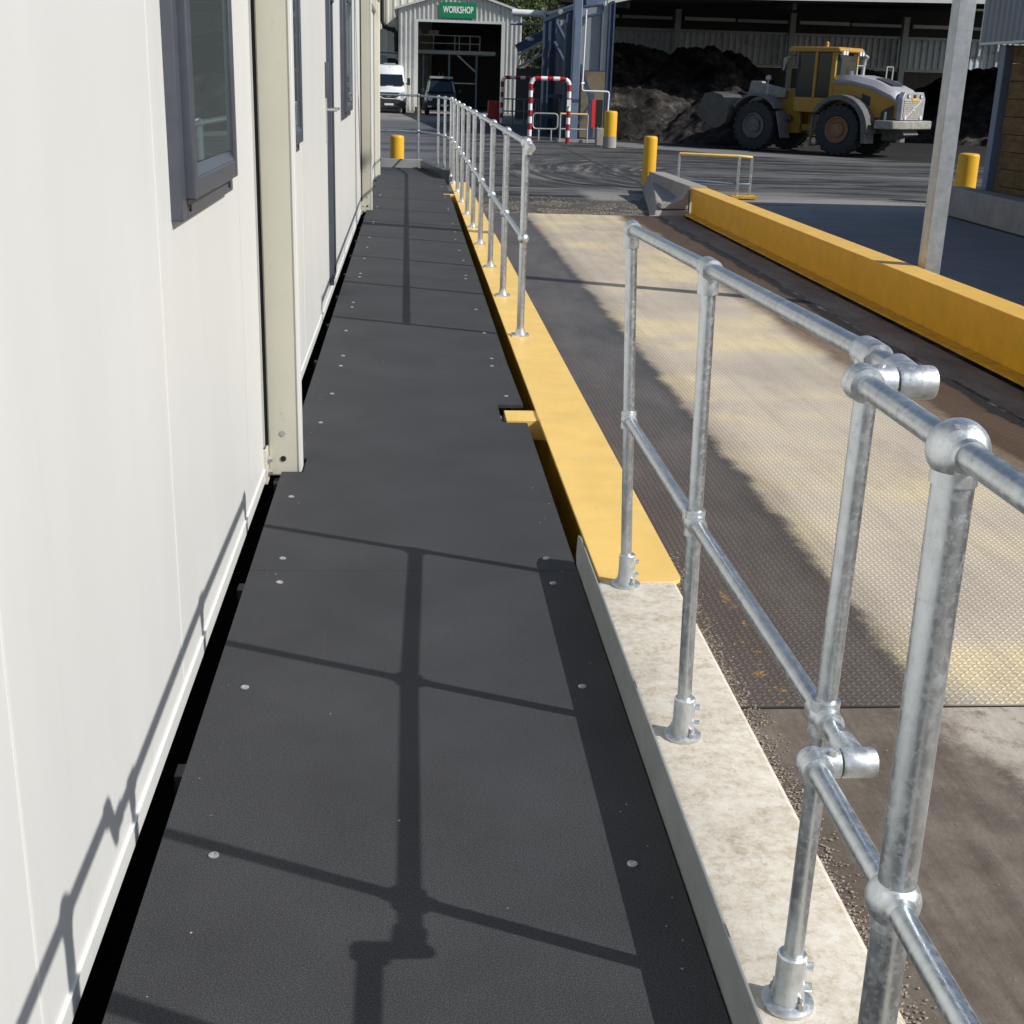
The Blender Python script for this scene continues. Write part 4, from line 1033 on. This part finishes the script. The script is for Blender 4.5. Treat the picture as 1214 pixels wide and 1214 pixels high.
bs.part('brace', MB().bar((6.35, 50.4, 2.2), (6.85, 50.4, .9), .16, .14).bar((6.85, 50.4, 1.2), (6.85, 50.4, G), .2, .14), 'navy')
bs.part('brace', MB().bar((6.85, 50.35, .9), (6.3, 50.35, .0), .08, .08), 'navy')
bs.part('top_beam', MB().bar((5.1, 51.9, 3.75), (6.0, 48.5, 4.15), .14, .14).bar((6.15, 48.4, 4.25), (7.5, 50, 4.65), .2, .2), 'navy')
bs.part('top_beam', MB().bar((5.2, 51.8, 4.0), (7.4, 49.5, 4.75), .07, .07), 'beam_grey')
bs.part('cross_beam', MB().box(5.2, 6.2, 52.1, 52.2, .95, 1.1), 'navy')
bs.part('cross_beam', MB().box(5.2, 6.2, 52.1, 52.2, .2, .32), 'navy')
bs.part('duct_loop', MB().tube([(6.1, 48.2, 3.75), (6.7, 48.2, 3.9), (6.82, 48.2, 4.0), (6.84, 48.2, 4.12), (6.8, 48.2, 4.2), (6.1, 48.2, 4.1)], .05, 8), 'navy')
for (px, pz) in ((5.45, 3.98), (6.3, 4.42)):
    bs.part('pulley', MB().lathe([(.09, 0), (.09, .12)], (px, 49.5, pz), axis='y', n=14), 'galv_dull')
bs.part('side_cladding', MB().box(6.30, 7.10, 50.5, 50.56, 2.0, 4.45), 'clad_blue')
bs.part('side_cladding', corr(7.11, 7.33, 2.0, 4.5, 50.4, .1, .02), 'clad_trim', smooth=False)
bs.part('infill_cladding', corr(5.6, 6.6, 1.9, 3.9, 54, .2, .03), 'clad_blue', smooth=False)
bs.part('block_wall', MB().box(6.2, 7.42, 51, 51.3, G, 1.98), 'tan_wall')
bs.part('low_wall', MB().box(5.3, 6.1, 55, 55.3, G, .9), 'concrete_dark')
wp = Thing('wall_pipe', (6.6, 47.8, G), 'thin white pipe stepping down beside the main blue column', 'pipe')
wp.part('pipe', MB().tube([(6.17, 47.8, 4.0), (6.14, 47.8, 1.36), (6.16, 47.8, 1.30), (6.20, 47.8, 1.28), (7.05, 47.8, 1.28), (7.10, 47.8, 1.26), (7.12, 47.8, 1.20), (7.10, 47.8, .42)], .032, 10), 'white_pipe')
wp.part('tap', MB().sphere((7.10, 47.8, .38), .075, 10, 8).cyl((6.2, 47.8, 1.55), (6.1, 47.75, 1.52), .04, n=8), 'white_pipe')
wp.part('support', MB().cyl((7.1, 47.85, G), (7.1, 47.85, .34), .03, n=8), 'navy')
ex = Thing('fire_hose_cabinet', (6.7, 48.6, G), 'red and black hose cabinet behind the square guard rail', 'cabinet')
ex.part('body', MB().box(6.75, 7.02, 48.5, 48.8, .05, .98), 'black')
ex.part('door', MB().prism([(6.58, 48.35), (6.74, 48.5), (6.76, 48.49), (6.60, 48.33)], 'z', .03, 1.0), 'red_paint')
ex.part('stand', MB().box(6.80, 6.86, 48.6, 48.7, G, .05).box(6.93, 6.99, 48.6, 48.7, G, .05), 'navy')
bk = solo('concrete_block', MB().box(6.28, 6.52, 44.5, 44.9, G, .12), 'concrete', (6.4, 44.7, G), 'small concrete block just left of the dusty yellow bollard', 'block', bevel=.02)
# big pipes
pp1 = Thing('overhead_pipe', (6.3, 70, 4.8), 'large pale overhead pipe running from the workshop to the blue structure', 'pipe')
pp1.part('pipe', MB().cyl((5.2, 70, 4.86), (7.6, 70, 4.82), .17, n=16), 'white_pipe')
pp1.part('support', MB().box(7.3, 7.45, 69.95, 70.05, G, 4.66), 'navy')
pp2 = Thing('overhead_pipe', (6.3, 71, 4.2), 'thinner pale pipe just below the large overhead pipe', 'pipe')
pp2.part('pipe', MB().cyl((5.2, 71, 4.36), (7.6, 71, 4.34), .07, n=10), 'clad_blue')
pp2.part('support', MB().box(7.5, 7.6, 70.95, 71.05, G, 4.3), 'navy')
# conveyor truss and dark hopper behind
cv = Thing('conveyor', (7.0, 70.5, 1.5), 'sloping truss conveyor between the workshop and the navy trestle', 'conveyor')
a0, a1 = Vector((5.6, 70.5, 2.2)), Vector((7.7, 70.5, 3.35))
for dz_ in (0, .62): cv.part('chord', MB().bar(a0+Vector((0,0,dz_)), a1+Vector((0,0,dz_)), .12, .12), 'galv_dull')
for i in range(7):
    p = a0.lerp(a1, i/6); q = a0.lerp(a1, min(1, (i+.6)/6))
    cv.part('lattice', MB().bar(p, q+Vector((0,0,.62)), .06, .06), 'galv_dull')
cv.part('belt', MB().bar(a0+Vector((0, .6, .95)), a1+Vector((0, .6, .95)), 1.0, .42), 'navy')
cv.part('cover', MB().sphere((6.25, 70.8, 3.62), .28, 14, 8, (1, 1, .5)), 'white_pipe', bevel=.05)
cv.part('trestle', MB().bar((7.3, 70.8, G), (7.3, 70.8, 3.0), .15, .15), 'navy')
hw = solo('retaining_wall', MB().box(5.75, 10.5, 73, 73.4, G, 2.2), 'concrete_dark', (7.5, 73.2, G), 'dark concrete wall under the conveyor behind the navy trestle', 'wall')

# ------------------------------------------------------------------ open shed
sh = Thing('open_shed', (18, 64, G), 'wide open fronted shed with dark roof sheltering the stockpiles', 'shed')
FY, BY = 52, 76
sh.part('roof', MB().add([(7.3, FY, 4.62), (36, FY, 5.3), (36, BY+.5, 6.9), (7.3, BY+.5, 6.2), (7.3, FY, 4.70), (36, FY, 5.38), (36, BY+.5, 6.98), (7.3, BY+.5, 6.28)],
        [(0,1,2,3),(4,7,6,5),(0,4,5,1),(1,5,6,2),(2,6,7,3),(3,7,4,0)]), 'roof_dark')
sh.part('fascia', MB().bar((7.35, FY-.05, 4.50), (8.6, FY-.05, 4.78), .08, .22).bar((8.6, FY-.05, 4.78), (36, FY-.05, 5.25), .08, .16), 'clad_trim')
for i, x in enumerate(np.arange(8.35, 36, 6.55)):
    sh.part('column', MB().box(x-.16, x+.16, BY-.75, BY-.45, G, 5.6), 'beam_grey')
    x1 = min(x+6.55, 36)
    sh.part('back_cladding', corr(x, x1, 2.72, 4.50, BY, .36, .07), 'clad_shed', smooth=False)
    sh.part('upper_cladding', MB().box(x, x1, BY, BY+.05, 4.52, 6.1), 'roof_dark')
    sh.part('eave_beam', MB().box(x+.35, x+3.2, BY-.9, BY-.7, 5.02, 5.20), 'clad_trim')
    sh.part('eave_beam', MB().box(x+3.35, x+6.2, BY-.9, BY-.7, 5.02, 5.18), 'beam_grey')
    sh.part('wall_rail', MB().box(x+.17, x+6.38, BY-.60, BY-.5, 4.42, 4.56).box(x+.17, x+6.38, BY-.60, BY-.5, 2.72, 2.86), 'beam_grey')
    sh.part('wall_panel', MB().box(x+.02, x+6.5, BY+.02, BY+.3, G, 2.70), 'concrete_dark')
    sh.part('rafter', MB().bar((x, FY+.3, 4.45+(x-8)*.0235), (x, BY-.4, 5.9+(x-8)*.02), .16, .26), 'roof_dark')
for k, yy in enumerate(np.arange(FY+3, BY, 3.4)):
    sh.part('purlin', MB().bar((7.4, yy, 4.56+(yy-FY)*.066), (36, yy, 5.2+(yy-FY)*.066), .1, .14), 'roof_dark')
sh.part('left_wall', MB().box(7.52, 7.68, FY-1, BY, G, 2.0), 'concrete_dark')
sh.part('left_cladding', MB().box(7.58, 7.64, FY-1, BY, 2.0, 4.5), 'roof_dark')

# ------------------------------------------------------------------ stockpiles
def heap(name, x0, x1, y0, y1, f, n, label):
    nx = n; ny = int(n*(y1-y0)/(x1-x0)); vs = []; fs = []
    for j in range(ny+1):
        for i in range(nx+1):
            x = x0+(x1-x0)*i/nx; y = y0+(y1-y0)*j/ny
            h = f(x, y)
            if h > 0:
                p = Vector((x*.9, y*.9, 0)); h += .32*noise.fractal(p, 1.0, 2.1, 6)+.12*noise.noise(p*5)
            vs.append((x, y, G-.05+max(-.1, h)))
    for j in range(ny):
        for i in range(nx):
            a = j*(nx+1)+i; fs.append((a, a+1, a+nx+2, a+nx+1))
    mb = MB().add(vs, fs)
    o = solo(name, mb, 'heap', (0, 0, 0), label, 'stockpile', 'dark stockpiles under the shed')
    return o
def cone(cx, cy, H, rx, ry, p=1.0): return lambda x, y: H*max(-.2, 1-(((x-cx)/rx)**2+((y-cy)/ry)**2)**(.5*p))
fA = [cone(9.9, 60, 4.3, 6.2, 10.5), cone(13.0, 61, 4.4, 5, 9), cone(15.0, 62, 3.9, 3.6, 9), cone(8.4, 57, 3.6, 4, 7)]
heap('stockpile', 7.5, 18.5, 49.5, 72, lambda x, y: min(3.55, max(f(x, y) for f in fA)), 130, 'large brown black heap against the left side of the open shed')
fB = [cone(12.6, 51.5, 2.3, 3.6, 4.2), cone(14.5, 53, 2.1, 4.2, 4)]
heap('stockpile', 8.6, 18.5, 47.2, 57, lambda x, y: max(f(x, y) for f in fB), 110, 'lower black heap in front of the large heap, by the loader bucket')
fC = [cone(27.5, 62, 3.7, 8, 9), cone(22, 64, 3.2, 5, 7), cone(31, 60, 3.6, 7, 9)]
heap('stockpile', 17, 36, 52, 73, lambda x, y: min(3.1, max(f(x, y) for f in fC)), 120, 'black heap behind the tail of the loader')

# ------------------------------------------------------------------ wheel loader
ang = math.atan2(.74, -.67)
ld = Thing('wheel_loader', (14.80, 43.30, G), 'dusty yellow articulated wheel loader with grey mudguards, tail towards the camera', 'wheel loader', rz=ang, local=True)
def tyre(x, y, r=.80, w_=.58):
    prof = [(r*.50, -w_*.30), (r*.56, -w_*.44), (r*.80, -w_/2), (r*.95, -w_*.46), (r*.98, -w_*.30), (r*.98, w_*.30), (r*.95, w_*.46), (r*.80, w_/2), (r*.56, w_*.44), (r*.50, w_*.30)]
    wh = ld.part('wheel', MB().lathe(prof, (x, y, r), axis='y', n=36), 'tyre')
    lg = MB()
    for k in range(22):
        for sd_ in (-1, 1):
            a = 2*math.pi*(k+(.5 if sd_ > 0 else 0))/22
            c = Vector((x+math.cos(a)*r*.975, y, r+math.sin(a)*r*.975)); e = Vector((x+math.cos(a+.10)*r*.95, y+sd_*w_*.49, r+math.sin(a+.10)*r*.95))
            lg.bar(c, e, .085, .075, up=(math.cos(a), 0, math.sin(a)))
    ld.part('tread_lugs', lg, 'tyre', wh, kind=None)
    s_ = 1 if y > 0 else -1
    rim = ld.part('rim', MB().lathe([(r*.50, s_*w_*.32), (r*.53, s_*w_*.475), (r*.48, s_*w_*.49), (r*.42, s_*w_*.36), (r*.30, s_*w_*.32), (r*.27, s_*w_*.42), (r*.12, s_*w_*.46), (.01, s_*w_*.46)], (x, y, r), axis='y', n=24), 'rust' if x < 1 else 'dusty_grey', wh)
    return wh
WB = 3.2
for x in (0, WB):
    for y in (1.02, -1.02): tyre(x, y)
ld.part('rear_axle', MB().cyl((0, -.9, .8), (0, .9, .8), .22, n=14), 'dusty_grey')
ld.part('front_axle', MB().cyl((WB, -.9, .8), (WB, .9, .8), .22, n=14), 'dusty_grey')
# rear frame and engine hood
ld.part('rear_frame', MB().prism([(-1.75, .75), (1.2, .62), (1.5, 1.0), (1.5, 1.25), (-1.75, 1.3)], 'y', -.48, .48), 'dusty_grey', bevel=.03)
hood = MB(); 
def hsec(x, w_, zb, zt, c, k=1.13):
    w_ *= k
    return hsec0(x, w_, zb, zt, c)
def hsec0(x, w_, zb, zt, c): return [(x, -w_, zb), (x, -w_, zt-c), (x, -w_+c, zt), (x, w_-c, zt), (x, w_, zt-c), (x, w_, zb)]
secs = [hsec(.55, .72, 1.25, 2.48, .14), hsec(-.1, .74, 1.25, 2.50, .16), hsec(-.9, .74, 1.22, 2.34, .18), hsec(-1.55, .70, 1.20, 2.08, .18), hsec(-1.78, .66, 1.20, 1.90, .14)]
vs = [v for s_ in secs for v in s_]; fs = []
for i in range(4):
    for k in range(6): fs.append((i*6+k, i*6+(k+1) % 6, (i+1)*6+(k+1) % 6, (i+1)*6+k))
fs += [tuple(range(6)), tuple(range(24, 30))[::-1]]
hood.add(vs, fs)
hd_ = ld.part('engine_hood', hood, 'loader_yellow', bevel=.03)
# grey upper hood skin
skin = MB(); vs = []; fs = []
for s_ in secs:
    x, w_, zb, zt = s_[0][0], s_[5][1], 0, s_[2][2]; c = .16
    vs += [(x, -w_-.015, zt-c-.12), (x, -w_-.015, zt-c), (x, -w_+c, zt+.02), (x, w_-c, zt+.02), (x, w_+.015, zt-c), (x, w_+.015, zt-c-.12)]
for i in range(4):
    for k in range(5): fs.append((i*6+k, i*6+k+1, (i+1)*6+k+1, (i+1)*6+k))
skin.add(vs, fs)
sk = ld.part('hood_cover', skin, 'hood_grey', hd_); sm = sk.modifiers.new('solid', 'SOLIDIFY'); sm.thickness = .03
ld.part('hood_screen', MB().add([(-.75, -.42, 2.42), (-1.35, -.40, 2.22), (-1.35, .40, 2.22), (-.75, .42, 2.42), (-.75, -.42, 2.44), (-1.35, -.40, 2.24), (-1.35, .40, 2.24), (-.75, .42, 2.44)], [(0,1,2,3),(4,7,6,5),(0,4,5,1),(1,5,6,2),(2,6,7,3),(3,7,4,0)]), 'plastic', hd_)
# radiator grille at the tail
rg = ld.part('rear_grille', MB().prism([(-.76, 1.17), (.76, 1.17), (.78, 1.84), (.62, 2.04), (-.62, 2.04), (-.78, 1.84)], 'x', -1.95, -1.76), 'hood_grey', bevel=.03)
for k in range(9): ld.part('grille_slat', MB().box(-1.975, -1.952, -.66, .66, 1.26+k*.062, 1.30+k*.062), 'grille', rg)
ld.part('diagonal_badge', MB().bar((-1.985, .44, 1.29), (-1.985, -.44, 1.78), .02, .035).lathe([(.07, 0), (.07, -.02)], (-1.975, 0, 1.52), axis='x', n=14), 'clad_trim', rg)
for y in (.52, -.52): ld.part('tail_light', MB().cyl((-1.94, y, 1.26), (-1.99, y, 1.26), .065, n=14), 'lamp', rg)
for y in (.42, 0, -.42): ld.part('work_lamp', MB().box(-1.90, -1.985, y-.07, y+.07, 1.86, 1.96), 'plastic', rg, bevel=.01)
for y in (.42, -.42): ld.part('lamp_lens', MB().box(-1.986, -1.992, y-.055, y+.055, 1.875, 1.945), 'lamp', rg)
ld.part('number_plate', MB().box(-1.96, -1.985, -.22, .18, 1.78, 1.85), 'yellow', rg)
# side vents on the hood
for s_ in (1, -1):
    ld.part('side_vent', MB().prism([(-.86, 1.85), (-.56, 1.95), (-.56, 1.60), (-.86, 1.58)], 'y', s_*.80, s_*.855), 'plastic', hd_)
    ld.part('side_vent', MB().prism([(-.86, 1.50), (-.56, 1.54), (-.56, 1.10), (-.76, 1.02), (-.86, 1.10)], 'y', s_*.80, s_*.855), 'plastic', hd_)
    ld.part('tail_vent', MB().prism([(-1.30, 1.42), (-1.68, 1.62), (-1.72, 1.10), (-1.26, 1.06)], 'y', s_*.80, s_*.855), 'plastic', hd_)
    ld.part('side_marking', MB().box(-1.50, -1.42, s_*.856, s_*.862, 1.14, 1.42), 'clad_trim', hd_)
    ld.part('side_skirt', MB().prism([(.7, 1.3), (-1.2, 1.3), (-1.2, 1.0), (.2, 1.05), (.7, 1.0)], 'y', s_*.60, s_*.70), 'loader_yellow')
    # rear mudguard
    R1, R2 = .93, 1.06; ply = []
    for t in range(0, 13): a = math.radians(32+t*12.6); k_ = 1+.09*(t/12); ply.append((R2*k_*math.cos(a), .80+R2*math.sin(a)*k_))
    for t in range(12, -1, -1): a = math.radians(32+t*12.6); ply.append((R1*math.cos(a), .80+R1*math.sin(a)))
    ld.part('mudguard', MB().prism(ply, 'y', s_*.74, s_*1.40), 'dusty_grey', bevel=.02)
    ld.part('mudguard_tail', MB().prism([(-1.06, .95), (-.90, .98), (-.96, .42), (-1.10, .42)], 'y', s_*.76, s_*1.38), 'dusty_grey', bevel=.02)
    ply = []
    for t in range(0, 11): a = math.radians(35+t*11); ply.append((WB+1.04*math.cos(a)-.0, .80+1.04*math.sin(a)))
    for t in range(10, -1, -1): a = math.radians(35+t*11); ply.append((WB+.97*math.cos(a), .80+.97*math.sin(a)))
    ld.part('mudguard', MB().prism(ply, 'y', s_*.74, s_*1.34), 'dusty_grey', bevel=.012)
    ld.part('mud_flap', MB().prism([(WB-.93, 1.25), (WB-.86, 1.30), (WB-1.12, .45), (WB-1.18, .45)], 'y', s_*.78, s_*1.32), 'dusty_grey')
# counterweight bumper
ld.part('counterweight', MB().prism([(-1.30, -1.26), (-1.95, -1.26), (-2.15, -1.0), (-2.15, 1.0), (-1.95, 1.26), (-1.30, 1.26), (-1.30, .8), (-1.5, .8), (-1.5, -.8), (-1.30, -.8)], 'z', .90, 1.16), 'pale_arm', bevel=.03)
ld.part('tow_hitch', MB().prism([(-1.2, .92), (-1.9, .90), (-2.0, .72), (-1.2, .50)], 'y', -.5, .5), 'dusty_grey', bevel=.02)
ld.part('ladder', MB().box(.98, 1.05, .70, 1.15, .25, .29).box(.98, 1.05, .70, 1.15, .52, .56).box(.98, 1.05, .70, .74, .25, 1.2).box(.98, 1.05, 1.11, 1.15, .25, 1.2), 'dusty_grey')
# cab
cab = ld.part('cab', MB().box(.62, 2.05, -.74, .74, 1.30, 1.78).prism([(.60, 1.78), (.60, 2.0), (.72, 2.0), (.72, 1.78)], 'y', -.74, .74), 'loader_yellow', bevel=.03)
pil = [(.66, .70), (2.0, .62), (.66, -.70), (2.0, -.62), (1.30, .735), (1.30, -.735)]
for x, y in pil:
    wd = .16 if x < 1 else .09
    ld.part('cab_pillar', MB().box(x-wd/2, x+wd/2, y-.045, y+.045, 1.78, 3.20), 'loader_yellow' if x < 1.4 else 'plastic', cab, bevel=.01)
ld.part('cab_roof', MB().prism([(.45, 3.20), (2.35, 3.20), (2.40, 3.27), (2.3, 3.36), (.52, 3.36), (.42, 3.28)], 'y', -.80, .80), 'loader_yellow', cab, bevel=.03)
ld.part('cab_window', MB().box(.60, .62, -.64, .64, 1.98, 3.18), 'car_glass', cab)
ld.part('cab_window', MB().box(.76, 1.24, .705, .72, 1.80, 3.18), 'car_glass', cab)
ld.part('cab_door', MB().box(1.36, 1.94, .69, .705, 1.40, 3.18), 'car_glass', cab)
ld.part('cab_window', MB().box(.76, 1.94, -.72, -.705, 1.80, 3.18), 'car_glass', cab)
ld.part('cab_window', MB().box(2.02, 2.04, -.58, .58, 1.80, 3.18), 'car_glass', cab)
ld.part('seat', MB().box(1.2, 1.6, -.2, .3, 1.8, 1.95).box(1.12, 1.22, -.2, .3, 1.95, 2.6), 'red_paint', cab)
for y in (.62, .44, -.44, -.62): ld.part('roof_lamp', MB().box(.36, .44, y-.06, y+.06, 3.12, 3.24), 'lamp', cab)
ld.part('beacon', MB().cyl((1.1, .5, 3.36), (1.1, .5, 3.46), .05, n=10).sphere((1.1, .5, 3.48), .055, 10, 6), 'orange', cab)
ld.part('exhaust', MB().cyl((.15, -.30, 2.48), (.15, -.30, 2.85), .07, n=12).tube([(.15, -.30, 2.83), (.14, -.30, 3.0), (.05, -.30, 3.12)], .085, 12), 'galv_dull', hd_)
ld.part('air_intake', MB().cyl((.25, .32, 2.45), (.25, .32, 2.62), .1, n=12), 'hood_grey', hd_)
for x_, y_ in ((-.1, .55), (-.55, -.60)):
    ld.part('hand_rail', MB().tube([(x_, y_, 2.35), (x_, y_, 2.80), (x_-.02, y_-.38, 2.80), (x_-.02, y_-.38, 2.35)], .022, 8), 'clad_trim', hd_)
ld.part('mirror', MB().box(2.25, 2.30, 1.0, 1.25, 2.6, 3.0).bar((2.1, .7, 3.1), (2.28, 1.12, 3.0), .03, .03), 'plastic', cab)
# front frame, tower, lift arms, bucket
ld.part('articulation', MB().cyl((1.62, 0, .55), (1.62, 0, 1.4), .20, n=16).box(1.4, 1.9, -.3, .3, .7, .9), 'loader_yellow')
tw = ld.part('front_tower', MB().prism([(1.95, .60), (WB+.8, .55), (WB+.75, 1.05), (WB+.1, 1.7), (2.75, 2.05), (2.25, 1.9), (1.95, 1.2)], 'y', .22, .36).prism([(1.95, .60), (WB+.8, .55), (WB+.75, 1.05), (WB+.1, 1.7), (2.75, 2.05), (2.25, 1.9), (1.95, 1.2)], 'y', -.36, -.22).box(2.2, 3.6, -.2199, .2199, .7, 1.2), 'loader_yellow', bevel=.02)
for s_ in (1, -1):
    arm = [(2.5, 2.02), (3.4, 2.0), (4.05, 1.68), (4.38, 1.12), (4.2, 1.0), (3.9, 1.38), (3.3, 1.70), (2.5, 1.74)]
    ld.part('lift_arm', MB().prism(arm, 'y', s_*.42, s_*.56), 'pale_arm', bevel=.015)
    ld.part('lift_cylinder', MB().cyl((2.2, s_*.49, 1.05), (3.3, s_*.49, 1.25), .09, n=12).cyl((3.3, s_*.49, 1.25), (3.9, s_*.49, 1.36), .05, n=10), 'dusty_grey')
    ld.part('lamp_stalk', MB().cyl((2.9, s_*1.05, 1.8), (2.9, s_*1.05, 2.3), .022, n=8).sphere((2.9, s_*1.05, 2.35), .10, 12, 8), 'galv_dull')
ld.part('tilt_link', MB().prism([(3.5, 1.6), (3.75, 2.25), (4.2, 2.25), (4.35, 1.55)], 'y', -.12, .12).cyl((2.5, 0, 1.85), (3.8, 0, 2.1), .11, n=12), 'pale_arm', bevel=.02)
prof = [(5.0, .50), (5.1, 1.35), (5.35, 1.65), (5.75, 1.75)]+[(6.35, .62), (6.3, .55)]
bk_ = MB(); outer = [(x-.78, z+.28) for x, z in [(5.95, 1.50), (5.60, 1.58), (5.20, 1.48), (4.95, 1.22), (4.88, .90), (4.98, .60), (5.22, .42), (5.50, .38), (6.20, .78)]]
inner = [(x+.06 if x < 4.9 else x, z+(.06 if z < 1.2 else -.04)) for x, z in outer]
bk_.prism(outer+inner[::-1], 'y', -1.45, 1.45)
ld.part('bucket', bk_, 'bucket_steel', bevel=.01)
ld.part('bucket_side', MB().prism(outer, 'y', 1.45, 1.50), 'bucket_steel').name = 'bucket_side'
ld.part('bucket_side', MB().prism(outer, 'y', -1.50, -1.45), 'bucket_steel')
ld.part('bucket_load', MB().sphere((4.85, 0, 1.42), 1.0, 18, 10, (.58, 1.32, .50)), 'heap')
ld.part('hoses', MB().tube([(2.0, .15, 1.3), (2.2, .3, 1.6), (2.5, .25, 1.5), (2.8, .2, 1.75)], .035, 8).tube([(1.7, -.1, 1.3), (2.0, -.25, 1.5), (2.4, -.3, 1.3)], .035, 8), 'black')

# ------------------------------------------------------------------ trees behind
def tree(x, y, h, rad, label, n=5200, seed=1):
    rs = np.random.default_rng(seed)
    th = Thing('tree', (x, y, G), label, 'tree', 'olive green trees behind the workshop', local=True)
    tr = MB().cyl((0,0,0), (.3,0,h*.55), .30, .18, n=10)
    for k in range(7):
        a = k*2.4; tr.cyl((.2,0,h*(.3+.05*k)), (rad*.6*math.cos(a), rad*.6*math.sin(a), h*(.5+.06*k)), .12, .04, n=7)
    th.part('trunk', tr, 'bark')
    nc = 42; ctr = rs.normal(size=(nc, 3)); ctr /= np.linalg.norm(ctr, axis=1)[:, None]
    ctr *= (rs.random((nc, 1))**.35); ctr *= np.array([rad*.85, rad*.85, h*.36]); ctr[:, 2] += h*.62
    cr = rs.uniform(.14, .30, nc)*rad
    k = rs.integers(0, nc, n); d = rs.normal(size=(n, 3)); d /= np.linalg.norm(d, axis=1)[:, None]
    p = ctr[k]+d*cr[k][:, None]*(rs.random((n, 1))**.4)
    s = rs.uniform(.10, .22, n)
    a = rs.normal(size=(n, 3)); a /= np.linalg.norm(a, axis=1)[:, None]
    b = np.cross(a, rs.normal(size=(n, 3))); b /= np.linalg.norm(b, axis=1)[:, None]
    V = np.stack([p-a*s[:, None], p+b*s[:, None]*.5, p+a*s[:, None], p-b*s[:, None]*.5], 1).reshape(-1, 3)
    me = bpy.data.meshes.new('crown'); me.from_pydata(V.tolist(), [], np.arange(4*n).reshape(-1, 4).tolist()); me.materials.append(MAT['leaf'])
    link('crown', me, th.o)
    return th
TL = [(9.5, 118, 9.5, 3.4, 'bushy olive green tree just right of the workshop gable'),
      (13.2, 124, 11, 3.8, 'round crowned tree above the overhead pipe'),
      (16.5, 119, 10.5, 3.6, 'green tree behind the top of the navy trestle'),
      (11.5, 134, 15, 4.5, 'tall tree rising behind the two nearer trees'),
      (17.5, 138, 15.5, 4.8, 'tall dark tree farthest right behind the trestle'),
      (7.0, 140, 15.5, 4.6, 'tall tree hidden mostly by the workshop roof edge'),
      (14.5, 146, 18, 5.2, 'tallest tree at the back of the group')]
for i, (x, y, h, r, lb_) in enumerate(TL): tree(x, y, h, r, lb_, 6500, i+3)
hill = MB()
vs = []; fs = []
nx = 40
for j in range(9):
    for i in range(nx+1):
        x = -60+i*4; y = 120+j*12
        vs.append((x, y, G-.1+ (j*2.2)*(1+.25*noise.noise(Vector((x*.03, y*.03, 0))))))
for j in range(8):
    for i in range(nx):
        a = j*(nx+1)+i; fs.append((a, a+1, a+nx+2, a+nx+1))
hill.add(vs, fs)
MAT['hill'] = concrete('scrubby hillside', (.06, .075, .03), (.03, .04, .018), .6, .5)
tag(link('hillside', hill.mesh('hillside', MAT['hill'])), kind='structure')
